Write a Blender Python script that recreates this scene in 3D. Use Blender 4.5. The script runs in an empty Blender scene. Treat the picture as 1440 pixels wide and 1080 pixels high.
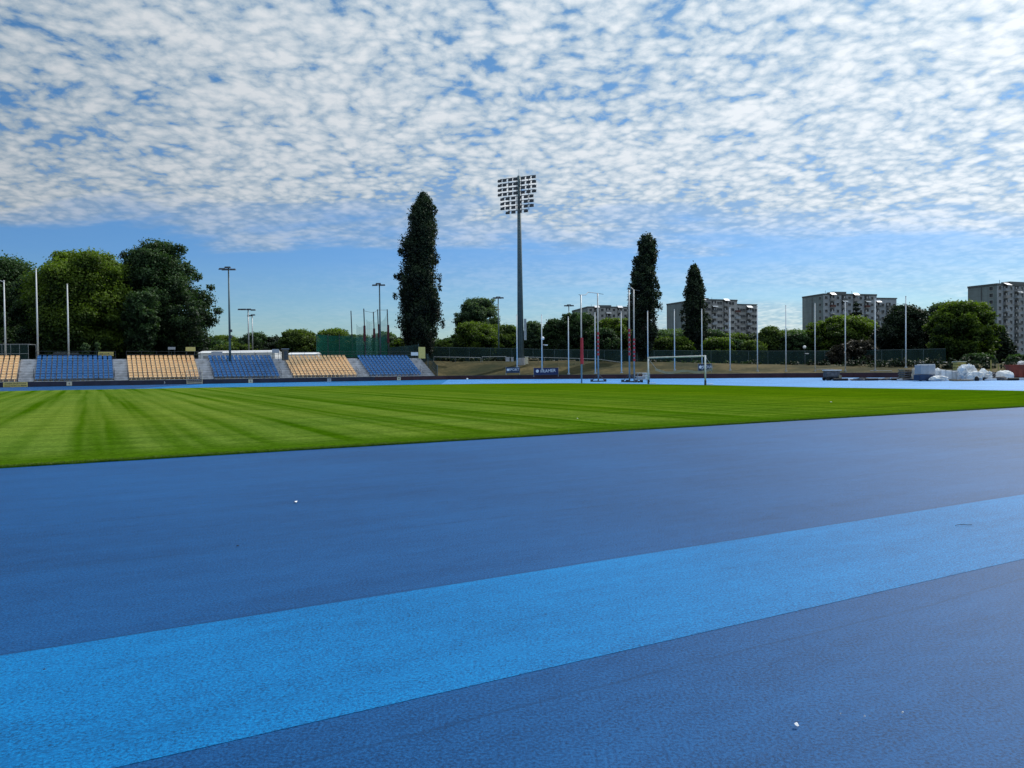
import bpy, bmesh, math, random
import numpy as np
from mathutils import Vector, Matrix, noise as mnoise

random.seed(7)
SC = bpy.context.scene
C = bpy.data.collections.new('stadium'); SC.collection.children.link(C)
rad = math.radians

# ------------------------------------------------------------------ camera
F = 1080.0; CAMH = 1.6
cam_d = bpy.data.cameras.new('camera'); cam = bpy.data.objects.new('camera', cam_d); C.objects.link(cam)
cam_d.sensor_width = 36; cam_d.lens = 27.0; cam_d.clip_end = 12000; cam_d.clip_start = 0.05
MROT = Matrix.Rotation(rad(90 - 1.09), 4, 'X') @ Matrix.Rotation(rad(-0.63), 4, 'Z')
cam.matrix_world = Matrix.Translation((0, 0, CAMH)) @ MROT
SC.camera = cam

def ray(px, py):
    return (MROT.to_3x3() @ Vector(((px - 720) / F, -(py - 540) / F, -1.0)))
def at(px, py, D):
    d = ray(px, py); return Vector((0, 0, CAMH)) + d * (D / d.y)
def G(px, py, z=0.0):
    d = ray(px, py); return Vector((0, 0, CAMH)) + d * ((z - CAMH) / d.z)

TH = rad(61.3)
T = Vector((math.sin(TH), math.cos(TH), 0)); N = Vector((-math.cos(TH), math.sin(TH), 0))
ROT = math.atan2(T.y, T.x)
def s_on_line(A, px):            # where the sight line of a column crosses the line A + s*T in plan
    d = ray(px, 520)
    det = T.x * (-d.y) - (-d.x) * T.y
    bx, by = -A.x, -A.y
    return (bx * (-d.y) - (-d.x) * by) / det

# ------------------------------------------------------------------ materials
MATS = {}
def nt(name):
    m = bpy.data.materials.new(name); m.use_nodes = True
    t = m.node_tree; b = t.nodes['Principled BSDF']; return m, t, b
def noise_node(t, scale, detail=3, rough=.55, vec=None):
    n = t.nodes.new('ShaderNodeTexNoise'); n.inputs['Scale'].default_value = scale
    n.inputs['Detail'].default_value = detail; n.inputs['Roughness'].default_value = rough
    if vec: t.links.new(vec, n.inputs['Vector'])
    return n
def ramp(t, fac, stops):
    r = t.nodes.new('ShaderNodeValToRGB'); e = r.color_ramp.elements
    while len(e) < len(stops): e.new(.5)
    for i, (p, c) in enumerate(stops):
        e[i].position = p; e[i].color = (*c, 1) if len(c) == 3 else c
    t.links.new(fac, r.inputs['Fac']); return r
def math_node(t, op, a, b=None, clamp=False):
    m = t.nodes.new('ShaderNodeMath'); m.operation = op; m.use_clamp = clamp
    for i, v in enumerate((a, b)):
        if v is None: continue
        if isinstance(v, (int, float)): m.inputs[i].default_value = v
        else: t.links.new(v, m.inputs[i])
    return m.outputs[0]
def mix(t, fac, a, b, mode='MIX'):
    m = t.nodes.new('ShaderNodeMix'); m.data_type = 'RGBA'; m.blend_type = mode
    for sock, v in ((m.inputs['Factor'], fac), (m.inputs['A'], a), (m.inputs['B'], b)):
        if isinstance(v, (int, float)): sock.default_value = v
        elif isinstance(v, tuple): sock.default_value = (*v, 1) if len(v) == 3 else v
        else: t.links.new(v, sock)
    return m.outputs['Result']
def mapping(t, scale=(1, 1, 1), rot=(0, 0, 0), loc=(0, 0, 0), coord='Object'):
    tc = t.nodes.new('ShaderNodeTexCoord'); mp = t.nodes.new('ShaderNodeMapping')
    mp.inputs['Scale'].default_value = scale; mp.inputs['Rotation'].default_value = rot; mp.inputs['Location'].default_value = loc
    t.links.new(tc.outputs[coord], mp.inputs['Vector']); return mp.outputs[0]

def plain(name, col, rough=.6, metal=0.0, var=.25, scale=3.0, dirt=None, spec=.4):
    if name in MATS: return MATS[name]
    m, t, b = nt(name)
    n = noise_node(t, scale, 5, .6, mapping(t))
    lo = tuple(c * (1 - var) for c in col); hi = tuple(min(1, c * (1 + var)) for c in col)
    r = ramp(t, n.outputs['Fac'], [(.3, lo), (.7, hi)])
    out = r.outputs[0]
    if dirt:
        n2 = noise_node(t, scale * .3, 6, .7, mapping(t, (1, 1, .25)))
        out = mix(t, ramp(t, n2.outputs['Fac'], [(.45, (0, 0, 0)), (.7, (.7, .7, .7))]).outputs[0], out, dirt)
    t.links.new(out, b.inputs['Base Color'])
    b.inputs['Roughness'].default_value = rough; b.inputs['Metallic'].default_value = metal
    b.inputs['Specular IOR Level'].default_value = spec
    MATS[name] = m; return m

def mat_track(name, base, bright, spec=.19, rough=.60):
    m, t, b = nt(name)
    v = mapping(t)
    vs = mapping(t, rot=(0, 0, -ROT))                       # along / across the lanes
    fine = noise_node(t, 62, 7, .82, v)
    grain = noise_node(t, 430, 2, .6, v)
    sepn = t.nodes.new('ShaderNodeMapping'); t.links.new(vs, sepn.inputs['Vector']); sepn.inputs['Scale'].default_value = (.35, 2.2, 1)
    streak = noise_node(t, 1.0, 6, .62, sepn.outputs[0])
    st2m = t.nodes.new('ShaderNodeMapping'); t.links.new(vs, st2m.inputs['Vector']); st2m.inputs['Scale'].default_value = (3.0, 6.0, 1)
    mott = noise_node(t, 1.4, 5, .6, st2m.outputs[0])
    big = noise_node(t, .22, 3, .5, v)
    # value: grain * mottling
    g = math_node(t, 'MULTIPLY', math_node(t, 'SUBTRACT', fine.outputs['Fac'], .5), 4.6)
    g2 = math_node(t, 'MULTIPLY', math_node(t, 'SUBTRACT', grain.outputs['Fac'], .5), 1.6)
    s = math_node(t, 'MULTIPLY', math_node(t, 'SUBTRACT', streak.outputs['Fac'], .5), .55)
    mo = math_node(t, 'MULTIPLY', math_node(t, 'SUBTRACT', mott.outputs['Fac'], .5), .45)
    bg = math_node(t, 'MULTIPLY', math_node(t, 'SUBTRACT', big.outputs['Fac'], .5), .8)
    tot = math_node(t, 'ADD', math_node(t, 'ADD', math_node(t, 'ADD', g, g2), math_node(t, 'ADD', s, mo)), math_node(t, 'ADD', bg, .5), clamp=True)
    r = ramp(t, tot, [(0.0, tuple(c * .35 for c in base)), (.5, base), (1.0, bright)])
    out = r.outputs[0]
    # laying seams parallel to the lanes
    sx = t.nodes.new('ShaderNodeSeparateXYZ'); t.links.new(vs, sx.inputs[0])
    w = noise_node(t, .6, 2, .5, v)
    wob = math_node(t, 'MULTIPLY', math_node(t, 'SUBTRACT', w.outputs['Fac'], .5), .12)
    fr = math_node(t, 'FRACT', math_node(t, 'DIVIDE', math_node(t, 'ADD', sx.outputs['Y'], wob), 2.1))
    seam = math_node(t, 'LESS_THAN', math_node(t, 'ABSOLUTE', math_node(t, 'SUBTRACT', fr, .5)), .006)
    out = mix(t, math_node(t, 'MULTIPLY', seam, .35), out, tuple(c * .45 for c in base))
    # scuffs and pale dust
    sc = noise_node(t, 7, 8, .75, sepn.outputs[0])
    out = mix(t, ramp(t, sc.outputs['Fac'], [(.62, (0, 0, 0)), (.8, (.35, .35, .35))]).outputs[0], out, tuple(min(1, c * 1.3 + .012) for c in bright))
    t.links.new(out, b.inputs['Base Color'])
    b.inputs['Roughness'].default_value = rough
    b.inputs['Specular IOR Level'].default_value = spec; b.inputs['Specular Tint'].default_value = (.45, .8, 1, 1)
    bp = t.nodes.new('ShaderNodeBump'); bp.inputs['Strength'].default_value = .55; bp.inputs['Distance'].default_value = .004
    hh = math_node(t, 'ADD', fine.outputs['Fac'], math_node(t, 'MULTIPLY', mott.outputs['Fac'], 1.6))
    t.links.new(hh, bp.inputs['Height']); t.links.new(bp.outputs[0], b.inputs['Normal'])
    return m

def mat_grass():
    m, t, b = nt('mown_grass')
    v = mapping(t)
    vs = mapping(t, rot=(0, 0, -ROT))
    sx = t.nodes.new('ShaderNodeSeparateXYZ'); t.links.new(vs, sx.inputs[0])
    # slight weave of the mower
    m0 = t.nodes.new('ShaderNodeMapping'); t.links.new(vs, m0.inputs['Vector']); m0.inputs['Scale'].default_value = (.05, .05, 1)
    wv = noise_node(t, 1.5, 2, .5, m0.outputs[0])
    s = math_node(t, 'ADD', sx.outputs['X'], math_node(t, 'MULTIPLY', wv.outputs['Fac'], .4))
    cx = t.nodes.new('ShaderNodeCombineXYZ'); t.links.new(s, cx.inputs[0]); t.links.new(math_node(t, 'MULTIPLY', sx.outputs['Y'], .012), cx.inputs[1])
    stripes = noise_node(t, 1.2, 2, .5, cx.outputs[0])
    st = ramp(t, stripes.outputs['Fac'], [(.36, (0, 0, 0)), (.47, (.55, .55, .55)), (.60, (1, 1, 1))])
    # the contrast of the mowing fades along the pitch
    fade = t.nodes.new('ShaderNodeMapRange'); t.links.new(sx.outputs['X'], fade.inputs['Value'])
    fade.inputs['From Min'].default_value = 12; fade.inputs['From Max'].default_value = 62; fade.inputs['To Min'].default_value = .95; fade.inputs['To Max'].default_value = .22
    stf = mix(t, fade.outputs[0], (.35, .35, .35), st.outputs[0])
    # strip along the track that was mown the other way
    edge = t.nodes.new('ShaderNodeMapRange'); t.links.new(sx.outputs['Y'], edge.inputs['Value'])
    edge.inputs['From Min'].default_value = 16.6; edge.inputs['From Max'].default_value = 18.2
    stf = mix(t, edge.outputs[0], (.12, .12, .12), stf)
    m1 = t.nodes.new('ShaderNodeMapping'); t.links.new(vs, m1.inputs['Vector']); m1.inputs['Scale'].default_value = (.5, 2.6, 1)
    patch = noise_node(t, .5, 6, .65, m1.outputs[0])
    fine = noise_node(t, 9, 9, .85, v)
    big = noise_node(t, .09, 3, .5, v)
    lfade = t.nodes.new('ShaderNodeMapRange'); t.links.new(sx.outputs['X'], lfade.inputs['Value'])
    lfade.inputs['From Min'].default_value = 35; lfade.inputs['From Max'].default_value = 5
    col = mix(t, stf, (.044, .112, .002), mix(t, lfade.outputs[0], (.088, .162, .003), (.128, .205, .032)))
    p = ramp(t, patch.outputs['Fac'], [(.3, (.62, .66, .6)), (.55, (1, 1, 1)), (.75, (1.25, 1.15, 1.1))])
    col = mix(t, 1.0, col, p.outputs[0], 'MULTIPLY')
    f = ramp(t, fine.outputs['Fac'], [(.36, (.40, .45, .35)), (.5, (.92, .92, .92)), (.66, (1.7, 1.6, 1.6))])
    col = mix(t, .8, col, f.outputs[0], 'MULTIPLY')
    bb = ramp(t, big.outputs['Fac'], [(.35, (.85, .92, .8)), (.65, (1.15, 1.05, .9))])
    col = mix(t, 1.0, col, bb.outputs[0], 'MULTIPLY')
    t.links.new(col, b.inputs['Base Color']); b.inputs['Roughness'].default_value = .95; b.inputs['Specular IOR Level'].default_value = 0
    bp = t.nodes.new('ShaderNodeBump'); bp.inputs['Strength'].default_value = .7; bp.inputs['Distance'].default_value = .03
    t.links.new(fine.outputs['Fac'], bp.inputs['Height']); t.links.new(bp.outputs[0], b.inputs['Normal'])
    return m

def mat_bank():
    m, t, b = nt('dry_bank_grass')
    v = mapping(t)
    n1 = noise_node(t, .13, 6, .65, v); n2 = noise_node(t, 1.6, 6, .75, v)
    c1 = ramp(t, n1.outputs['Fac'], [(.36, (.022, .028, .010)), (.5, (.056, .050, .020)), (.62, (.115, .09, .04))])
    c2 = ramp(t, n2.outputs['Fac'], [(.3, (.5, .5, .45)), (.7, (1.3, 1.3, 1.3))])
    t.links.new(mix(t, 1.0, c1.outputs[0], c2.outputs[0], 'MULTIPLY'), b.inputs['Base Color'])
    b.inputs['Roughness'].default_value = .95; b.inputs['Specular IOR Level'].default_value = .1
    return m

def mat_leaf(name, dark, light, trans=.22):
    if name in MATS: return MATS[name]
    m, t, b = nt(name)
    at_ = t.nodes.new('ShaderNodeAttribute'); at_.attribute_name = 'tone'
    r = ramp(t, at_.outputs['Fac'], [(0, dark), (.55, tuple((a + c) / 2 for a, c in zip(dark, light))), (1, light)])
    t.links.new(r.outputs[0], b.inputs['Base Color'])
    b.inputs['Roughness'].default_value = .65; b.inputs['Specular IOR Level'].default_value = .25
    tr = t.nodes.new('ShaderNodeBsdfTranslucent')
    br = mix(t, 1.0, r.outputs[0], (1.3, 1.5, .5), 'MULTIPLY'); t.links.new(br, tr.inputs['Color'])
    ms = t.nodes.new('ShaderNodeMixShader'); ms.inputs[0].default_value = trans
    t.links.new(b.outputs[0], ms.inputs[1]); t.links.new(tr.outputs[0], ms.inputs[2])
    t.links.new(ms.outputs[0], t.nodes['Material Output'].inputs['Surface'])
    MATS[name] = m; return m

def mat_net(name, col, dens):
    if name in MATS: return MATS[name]
    m, t, b = nt(name)
    b.inputs['Base Color'].default_value = (*col, 1); b.inputs['Roughness'].default_value = .8
    tr = t.nodes.new('ShaderNodeBsdfTransparent'); ms = t.nodes.new('ShaderNodeMixShader')
    n = noise_node(t, .8, 4, .6, mapping(t, (1, 1, .25)))
    mr = t.nodes.new('ShaderNodeMapRange'); t.links.new(n.outputs['Fac'], mr.inputs['Value'])
    mr.inputs['From Min'].default_value = .3; mr.inputs['From Max'].default_value = .7
    mr.inputs['To Min'].default_value = dens * .75; mr.inputs['To Max'].default_value = min(1, dens * 1.25)
    t.links.new(mr.outputs[0], ms.inputs[0])
    t.links.new(tr.outputs[0], ms.inputs[1]); t.links.new(b.outputs[0], ms.inputs[2])
    t.links.new(ms.outputs[0], t.nodes['Material Output'].inputs['Surface'])
    MATS[name] = m; return m

def mat_panel(name, col):                       # prefabricated concrete panels with joints and stains
    if name in MATS: return MATS[name]
    m, t, b = nt(name)
    v = mapping(t)
    n = noise_node(t, .12, 6, .65, v); n2 = noise_node(t, .5, 5, .6, mapping(t, (1, 1, .12)))
    r = ramp(t, n.outputs['Fac'], [(.3, tuple(c * .8 for c in col)), (.7, tuple(c * 1.15 for c in col))])
    r2 = ramp(t, n2.outputs['Fac'], [(.35, (.72, .74, .76)), (.6, (1, 1, 1))])
    col_ = mix(t, .8, r.outputs[0], r2.outputs[0], 'MULTIPLY')
    sx = t.nodes.new('ShaderNodeSeparateXYZ'); t.links.new(v, sx.inputs[0])
    j = math_node(t, 'LESS_THAN', math_node(t, 'FRACT', math_node(t, 'DIVIDE', sx.outputs['Z'], 2.8)), .05)
    col_ = mix(t, math_node(t, 'MULTIPLY', j, .45), col_, tuple(c * .45 for c in col))
    t.links.new(col_, b.inputs['Base Color']); b.inputs['Roughness'].default_value = .9
    MATS[name] = m; return m

M = dict(
    track=mat_track('dark_blue_track', (.002, .060, .205), (.010, .108, .305)),
    lane=mat_track('light_blue_track', (.0002, .142, .40), (.002, .225, .53)),
    apron=mat_track('pale_blue_glare_track', (.04, .24, .60), (.10, .34, .72), .22, .55), grass=mat_grass(), bank=mat_bank(),  # apron: light blue surface made paler, with glare mixed into the base colour
    white=plain('white_paint', (.72, .73, .74), .45, var=.08, dirt=(.4, .4, .38)),
    steel=plain('galvanised_steel', (.36, .38, .40), .45, .5, .2),
    dsteel=plain('dark_steel', (.05, .06, .075), .5, .3, .3),
    mast=plain('painted_mast', (.085, .13, .145), .55, .1, .2, 1.2),
    maroon=plain('maroon_board', (.055, .018, .022), .7, 0, .35, .8),
    navyb=plain('navy_board', (.022, .024, .045), .7, 0, .35, .8),
    concrete=plain('terrace_concrete', (.46, .47, .50), .85, 0, .25, 1.5, (.1, .1, .1)),
    concl=plain('tread_edge_concrete', (.66, .67, .70), .85, 0, .15, 1.5),
    byel=plain('seat_yellow', (.98, .66, .36), .35, 0, .08, .9, (.75, .42, .2)),
    bblue=plain('seat_blue', (.03, .18, .44), .25, 0, .3, .9, spec=.7),
    syel=plain('sign_yellow', (.62, .50, .16), .6, 0, .1), ink=plain('dark_ink', (.02, .02, .03), .6, 0, .1),
    sbeige=plain('plaque_beige', (.60, .54, .40), .6, 0, .15),
    navy=plain('banner_navy', (.010, .020, .080), .6, 0, .2), dnavy=plain('banner_dark', (.01, .03, .07), .6, 0, .2),
    wtext=plain('white_lettering', (.7, .74, .8), .6, 0, .05),
    red=plain('red_padding', (.42, .035, .06), .7, 0, .3, 2), redtape=plain('red_tape', (.35, .03, .05), .6),
    hull=plain('tarp_white', (.80, .80, .80), .7, 0, .2, 2.2, (.3, .29, .27)),
    ochre=plain('ochre_board', (.36, .27, .07), .8, 0, .3, 2), rust=plain('rust_red_skip', (.26, .05, .025), .75, 0, .3, 2, (.1, .03, .02)),
    rubble=plain('rubble', (.10, .10, .11), .9, 0, .6, 3), black=plain('black_rubber', (.012, .012, .013), .7, 0, .3),
    wood=plain('pallet_wood', (.24, .19, .12), .85, 0, .3, 4), blueplastic=plain('dark_blue_plastic', (.015, .04, .10), .5),
    greybox=plain('grey_cabinet', (.36, .37, .40), .6, 0, .15, 1.5), brown=plain('brown_hut', (.12, .10, .075), .8),
    bark=plain('tree_bark', (.045, .036, .028), .95, 0, .4, 5),
    netg=mat_net('green_netting', (.0, .13, .085), .62), netl=mat_net('pale_netting', (.10, .32, .32), .30),
    netd=mat_net('dark_green_mesh', (.004, .03, .028), .72), netw=mat_net('goal_netting', (.35, .38, .36), .22),
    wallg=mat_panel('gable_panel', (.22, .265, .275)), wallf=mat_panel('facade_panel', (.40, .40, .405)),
    wallb=mat_panel('facade_panel_bluish', (.34, .375, .42)), par=plain('parapet', (.10, .11, .115), .8),
    glass=plain('window_glass', (.014, .018, .026), .4, 0, .5, .3, spec=.25), frame=plain('window_frame', (.42, .43, .43), .6),
    log=plain('balcony_recess_shade', (.045, .046, .052), .8), balr=plain('balcony_red', (.10, .045, .04), .8), balw=plain('balcony_panel', (.26, .26, .27), .8),
    awn=plain('bright_canopy', (.85, .85, .86), .5, 0, .04), hut=plain('tent_white', (.74, .76, .78), .6, 0, .1, .5),
    car=plain('silver_car_paint', (.30, .33, .36), .25, .3, .1), carb=plain('dark_car_paint', (.03, .035, .045), .25, .2, .1),
)
L = dict(
    oak=mat_leaf('leaf_oak', (.009, .022, .010), (.062, .120, .036), .24),
    yg=mat_leaf('leaf_yellow_green', (.014, .034, .006), (.145, .215, .018), .32),
    olive=mat_leaf('leaf_olive', (.020, .042, .012), (.135, .195, .026), .28),
    grey=mat_leaf('leaf_grey_green', (.020, .046, .026), (.13, .20, .085), .26),
    pop=mat_leaf('leaf_poplar', (.005, .012, .009), (.052, .085, .036), .14),
    dark=mat_leaf('leaf_dark', (.005, .011, .008), (.030, .056, .020), .14),
    brown=mat_leaf('leaf_brownish', (.010, .010, .007), (.06, .05, .035), .12),
)

# ------------------------------------------------------------------ mesh builder
class MB:
    def __init__(s): s.v = []; s.f = []; s.m = []
    def add(s, vs, fs, mi=0):
        o = len(s.v); s.v += [tuple(v) for v in vs]; s.f += [tuple(i + o for i in f) for f in fs]; s.m += [mi] * len(fs)
    def box(s, c, d, mi=0, rz=0, top=1.0):
        x, y, z = d[0] / 2, d[1] / 2, d[2] / 2; vs = []
        for k, sz in ((-1, 1), (1, top)):
            for a, b in ((-1, -1), (1, -1), (1, 1), (-1, 1)):
                X, Y = a * x * sz, b * y * sz
                vs.append((c[0] + X * math.cos(rz) - Y * math.sin(rz), c[1] + X * math.sin(rz) + Y * math.cos(rz), c[2] + k * z))
        s.add(vs, [(0, 3, 2, 1), (4, 5, 6, 7), (0, 1, 5, 4), (1, 2, 6, 5), (2, 3, 7, 6), (3, 0, 4, 7)], mi); return s
    def tube(s, p0, p1, r0, r1=None, n=8, mi=0):
        r1 = r0 if r1 is None else r1
        p0 = Vector(p0); p1 = Vector(p1); d = (p1 - p0).normalized()
        u = d.orthogonal().normalized(); w = d.cross(u); vs = []
        for p, r in ((p0, r0), (p1, r1)):
            for i in range(n):
                a = 2 * math.pi * i / n; vs.append(p + (u * math.cos(a) + w * math.sin(a)) * r)
        fs = [(i, (i + 1) % n, n + (i + 1) % n, n + i) for i in range(n)] + [tuple(range(n))[::-1], tuple(range(n, 2 * n))]
        s.add(vs, fs, mi); return s
    def path(s, pts, r, n=6, mi=0):
        for a, b in zip(pts, pts[1:]): s.tube(a, b, r, r, n, mi)
        return s
    def add2(s, q):                             # thin slab from a quad
        s.add(q + [(a, b, c - .08) for a, b, c in q], [(0, 1, 2, 3), (7, 6, 5, 4), (0, 4, 5, 1), (1, 5, 6, 2), (2, 6, 7, 3), (3, 7, 4, 0)]); return s
    def quad(s, a, b, c, d, mi=0): s.add([a, b, c, d], [(0, 1, 2, 3)], mi); return s
    def prism(s, prof, x0, x1, mi=0):           # profile in (y,z), extruded along x
        n = len(prof); vs = [(x0, y, z) for y, z in prof] + [(x1, y, z) for y, z in prof]
        fs = [(i, (i + 1) % n, n + (i + 1) % n, n + i) for i in range(n)] + [tuple(range(n))[::-1], tuple(range(n, 2 * n))]
        s.add(vs, fs, mi); return s
    def build(s, name, mats, parent=None, smooth=False, bevel=0, loc=None, rz=None):
        me = bpy.data.meshes.new(name); me.from_pydata(s.v, [], s.f)
        for m in (mats if isinstance(mats, (list, tuple)) else [mats]): me.materials.append(m)
        for p, mi in zip(me.polygons, s.m): p.material_index = mi; p.use_smooth = smooth
        bm = bmesh.new(); bm.from_mesh(me); bmesh.ops.recalc_face_normals(bm, faces=bm.faces)
        if bevel: bmesh.ops.bevel(bm, geom=list(bm.edges), offset=bevel, segments=1, affect='EDGES')
        bm.to_mesh(me); bm.free(); me.update()
        o = bpy.data.objects.new(name, me); C.objects.link(o)
        if parent: o.parent = parent
        if loc is not None: o.location = loc
        if rz is not None: o.rotation_euler = (0, 0, rz)
        return o
def tag(o, label=None, cat=None, group=None, kind=None):
    if label: o['label'] = label
    if cat: o['category'] = cat
    if group: o['group'] = group
    if kind: o['kind'] = kind
    return o
def empty(name, loc, rz=0, label=None, cat=None, group=None):
    o = bpy.data.objects.new(name, None); C.objects.link(o); o.location = loc; o.rotation_euler = (0, 0, rz); o.empty_display_size = .2
    return tag(o, label, cat, group)
def inst(src, parent, loc=(0, 0, 0), rz=0):
    o = src.copy(); C.objects.link(o); o.parent = parent; o.location = loc; o.rotation_euler = (0, 0, rz); return o
def lettering(txt, size, mat, parent, loc, rot=(math.pi / 2, 0, 0), sx=1.0):
    cu = bpy.data.curves.new('lettering', 'FONT'); cu.body = txt; cu.size = size; cu.align_x = 'CENTER'; cu.align_y = 'CENTER'; cu.extrude = .01
    cu.resolution_u = 2
    to = bpy.data.objects.new('tmp', cu); C.objects.link(to)
    bpy.context.view_layer.update()
    me = bpy.data.meshes.new_from_object(to.evaluated_get(bpy.context.evaluated_depsgraph_get()))
    bpy.data.objects.remove(to); me.materials.clear(); me.materials.append(mat)
    o = bpy.data.objects.new('lettering', me); C.objects.link(o); o.parent = parent; o.location = loc; o.rotation_euler = rot; o.scale = (sx, 1, 1); return o

# ------------------------------------------------------------------ ground
def sheet(name, pts, mat, z, kind='structure'):
    bm = bmesh.new(); vs = [bm.verts.new((p[0], p[1], z)) for p in pts]; f = bm.faces.new(vs)
    if f.normal.z < 0: f.normal_flip()
    bmesh.ops.triangulate(bm, faces=bm.faces)
    me = bpy.data.meshes.new(name); bm.to_mesh(me); bm.free(); me.materials.append(mat)
    o = bpy.data.objects.new(name, me); C.objects.link(o); o['kind'] = kind; return o

A = G(60, 543.8)                                # foot of the perimeter wall on the far straight
A.z = 0
def L2(s, d=0, z=0): p = A + T * s + N * d; return Vector((p.x, p.y, z))
s_end = s_on_line(A, 630)
wall_pts = [L2(s) for s in np.linspace(-160, s_end, 24)]
for px, py in ((720, 533.2), (800, 532.9), (900, 532.5), (1000, 532.0), (1060, 531.5), (1120, 531.2), (1200, 531.0), (1300, 531.2), (1440, 532.0), (1600, 533.0)):
    p = G(px, py); wall_pts.append(Vector((p.x, p.y, 0)))
ext = wall_pts + [Vector((110, 40, 0)), Vector((150, -30, 0)), Vector((160, -140, 0))]

sheet('ground', [(-6000, -6000), (6000, -6000), (6000, 6000), (-6000, 6000)], M['bank'], -.12)
sheet('running_track', [(p.x, p.y) for p in ext] + [(-300, -160)], M['track'], 0.0)

# light blue double lane in the foreground
st_up = (G(720, 809) @ N if False else G(720, 809).dot(N)); st_lo = G(720, 951.6).dot(N)
def SN(s, n): p = T * s + N * n; return (p.x, p.y)
ss_ = [-60 + .05 * i for i in range(1000)] + [-10 + .5 * i for i in range(340)]
ss_ = sorted(set(round(q, 3) for q in ss_))
def wob(q, k): return .004 * mnoise.noise(Vector((q * 3, k, 0))) + .006 * mnoise.noise(Vector((q * .5, k, 3)))
sheet('light_blue_lane', [SN(q, st_lo + wob(q, 1)) for q in ss_] + [SN(q, st_up + wob(q, 7)) for q in ss_[::-1]], M['lane'], .002)
# pale blue run-off area round the bend, glare painted into its colour
far_edge = [(1440, 550), (1300, 547.3), (1150, 545), (1000, 541.7), (900, 540.2), (800, 539.0), (700, 539.6), (620, 540.6), (480, 542.6), (300, 545), (180, 547.2), (60, 549.2), (-60, 551.6)]
ge = [G(*p) for p in far_edge]
e_near = G(720, 615.6).dot(N)
gs_left = SN(-70, e_near)
fl = Vector(SN(-70, (Vector((ge[-1].x, ge[-1].y, 0))).dot(N)))
gr_right = (Vector((ge[0].x, ge[0].y, 0)) - Vector((ge[1].x, ge[1].y, 0)))
rp = Vector((ge[0].x, ge[0].y, 0)) + gr_right * .5
s_r = rp.dot(T)
near_r = Vector(SN(s_r, e_near))
grass_poly = [gs_left, (near_r.x, near_r.y), (rp.x, rp.y)] + [(p.x, p.y) for p in ge] + [(fl.x, fl.y)]
# raised turf with a ragged edge beside the track
bm = bmesh.new()
edge_pts = []
nseg = 900
for i in range(nseg + 1):
    s = -70 + (s_r + 70) * i / nseg
    edge_pts.append(SN(s, e_near + .05 * mnoise.noise(Vector((s * 2.1, 0, 0))) + .03 * mnoise.noise(Vector((s * 9, 4, 0)))))
outline = edge_pts + grass_poly[2:]
vs = [bm.verts.new((x, y, .022)) for x, y in outline]; f = bm.faces.new(vs)
low = [bm.verts.new((x, y, -.01)) for x, y in outline]
for i in range(len(vs)): bm.faces.new((vs[i], vs[(i + 1) % len(vs)], low[(i + 1) % len(vs)], low[i]))
bmesh.ops.triangulate(bm, faces=[f]); bmesh.ops.recalc_face_normals(bm, faces=bm.faces)
me = bpy.data.meshes.new('pitch_grass'); bm.to_mesh(me); bm.free(); me.materials.append(M['grass'])
o = bpy.data.objects.new('pitch_grass', me); C.objects.link(o); o['kind'] = 'structure'
wr = [p for p in wall_pts if p.dot(T) > G(560, 535).dot(T)]
pale = [(p.x, p.y) for p in ge[:8]][::-1]
sheet('light_blue_apron', pale + [(rp.x + 8, rp.y - 12), (wall_pts[-1].x + 4, wall_pts[-1].y - 14)] + [(p.x, p.y) for p in wr][::-1], M['apron'], .004)

wm = [p for p in wall_pts if G(255, 540).dot(T) < p.dot(T) < G(560, 535).dot(T)]
gm = [G(*q) for q in far_edge if 180 <= q[0] <= 620][::-1]
sheet('light_blue_mid_strip', [(p.x, p.y) for p in gm] + [(wr[0].x, wr[0].y)] + [(p.x, p.y) for p in wm[::-1]], M['lane'], .003)  # mid-blue step between the dark track and the paler apron
# grass blades standing along the near part of the pitch
def blades():
    rng = np.random.default_rng(3); n = 60000
    s = rng.uniform(-22, 40, n); d = rng.uniform(0, .5, n) ** 2 * 1.2
    k = rng.random(n) < .35; d[k] = rng.uniform(0, .12, k.sum())
    P = np.stack([s * T.x + (e_near + d) * N.x, s * T.y + (e_near + d) * N.y, np.full(n, .018)], 1)
    a = rng.uniform(0, 2 * np.pi, n); w = rng.uniform(.006, .012, n); h = rng.uniform(.012, .035, n)
    u = np.stack([np.cos(a), np.sin(a), 0 * a], 1) * w[:, None]
    tip = P + np.stack([rng.normal(0, .02, n), rng.normal(0, .02, n), h], 1)
    V = np.stack([P - u, P + u, tip], 1).reshape(-1, 3)
    return V, np.arange(3 * n).reshape(-1, 3), np.repeat(rng.random(n), 1)
def np_mesh(name, V, Fc, tone, mats, midx=None):
    me = bpy.data.meshes.new(name); nf, k = Fc.shape
    me.vertices.add(len(V)); me.vertices.foreach_set('co', V.astype(np.float32).ravel())
    me.loops.add(nf * k); me.loops.foreach_set('vertex_index', Fc.astype(np.int32).ravel())
    me.polygons.add(nf); me.polygons.foreach_set('loop_start', np.arange(0, nf * k, k, dtype=np.int32))
    try: me.polygons.foreach_set('loop_total', np.full(nf, k, dtype=np.int32))
    except Exception: pass
    for m in mats: me.materials.append(m)
    me.update(calc_edges=True)
    at_ = me.attributes.new('tone', 'FLOAT', 'FACE'); at_.data.foreach_set('value', tone.astype(np.float32))
    me.validate(); return me
V, Fc, tone = blades()
me = np_mesh('grass_blades', V, Fc, tone, [mat_leaf('blade', (.03, .08, .002), (.10, .17, .01), .3)])
o = bpy.data.objects.new('grass_blades', me); C.objects.link(o); tag(o, 'bright green grass blades fringing the blue track', 'grass', kind='stuff')

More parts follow.
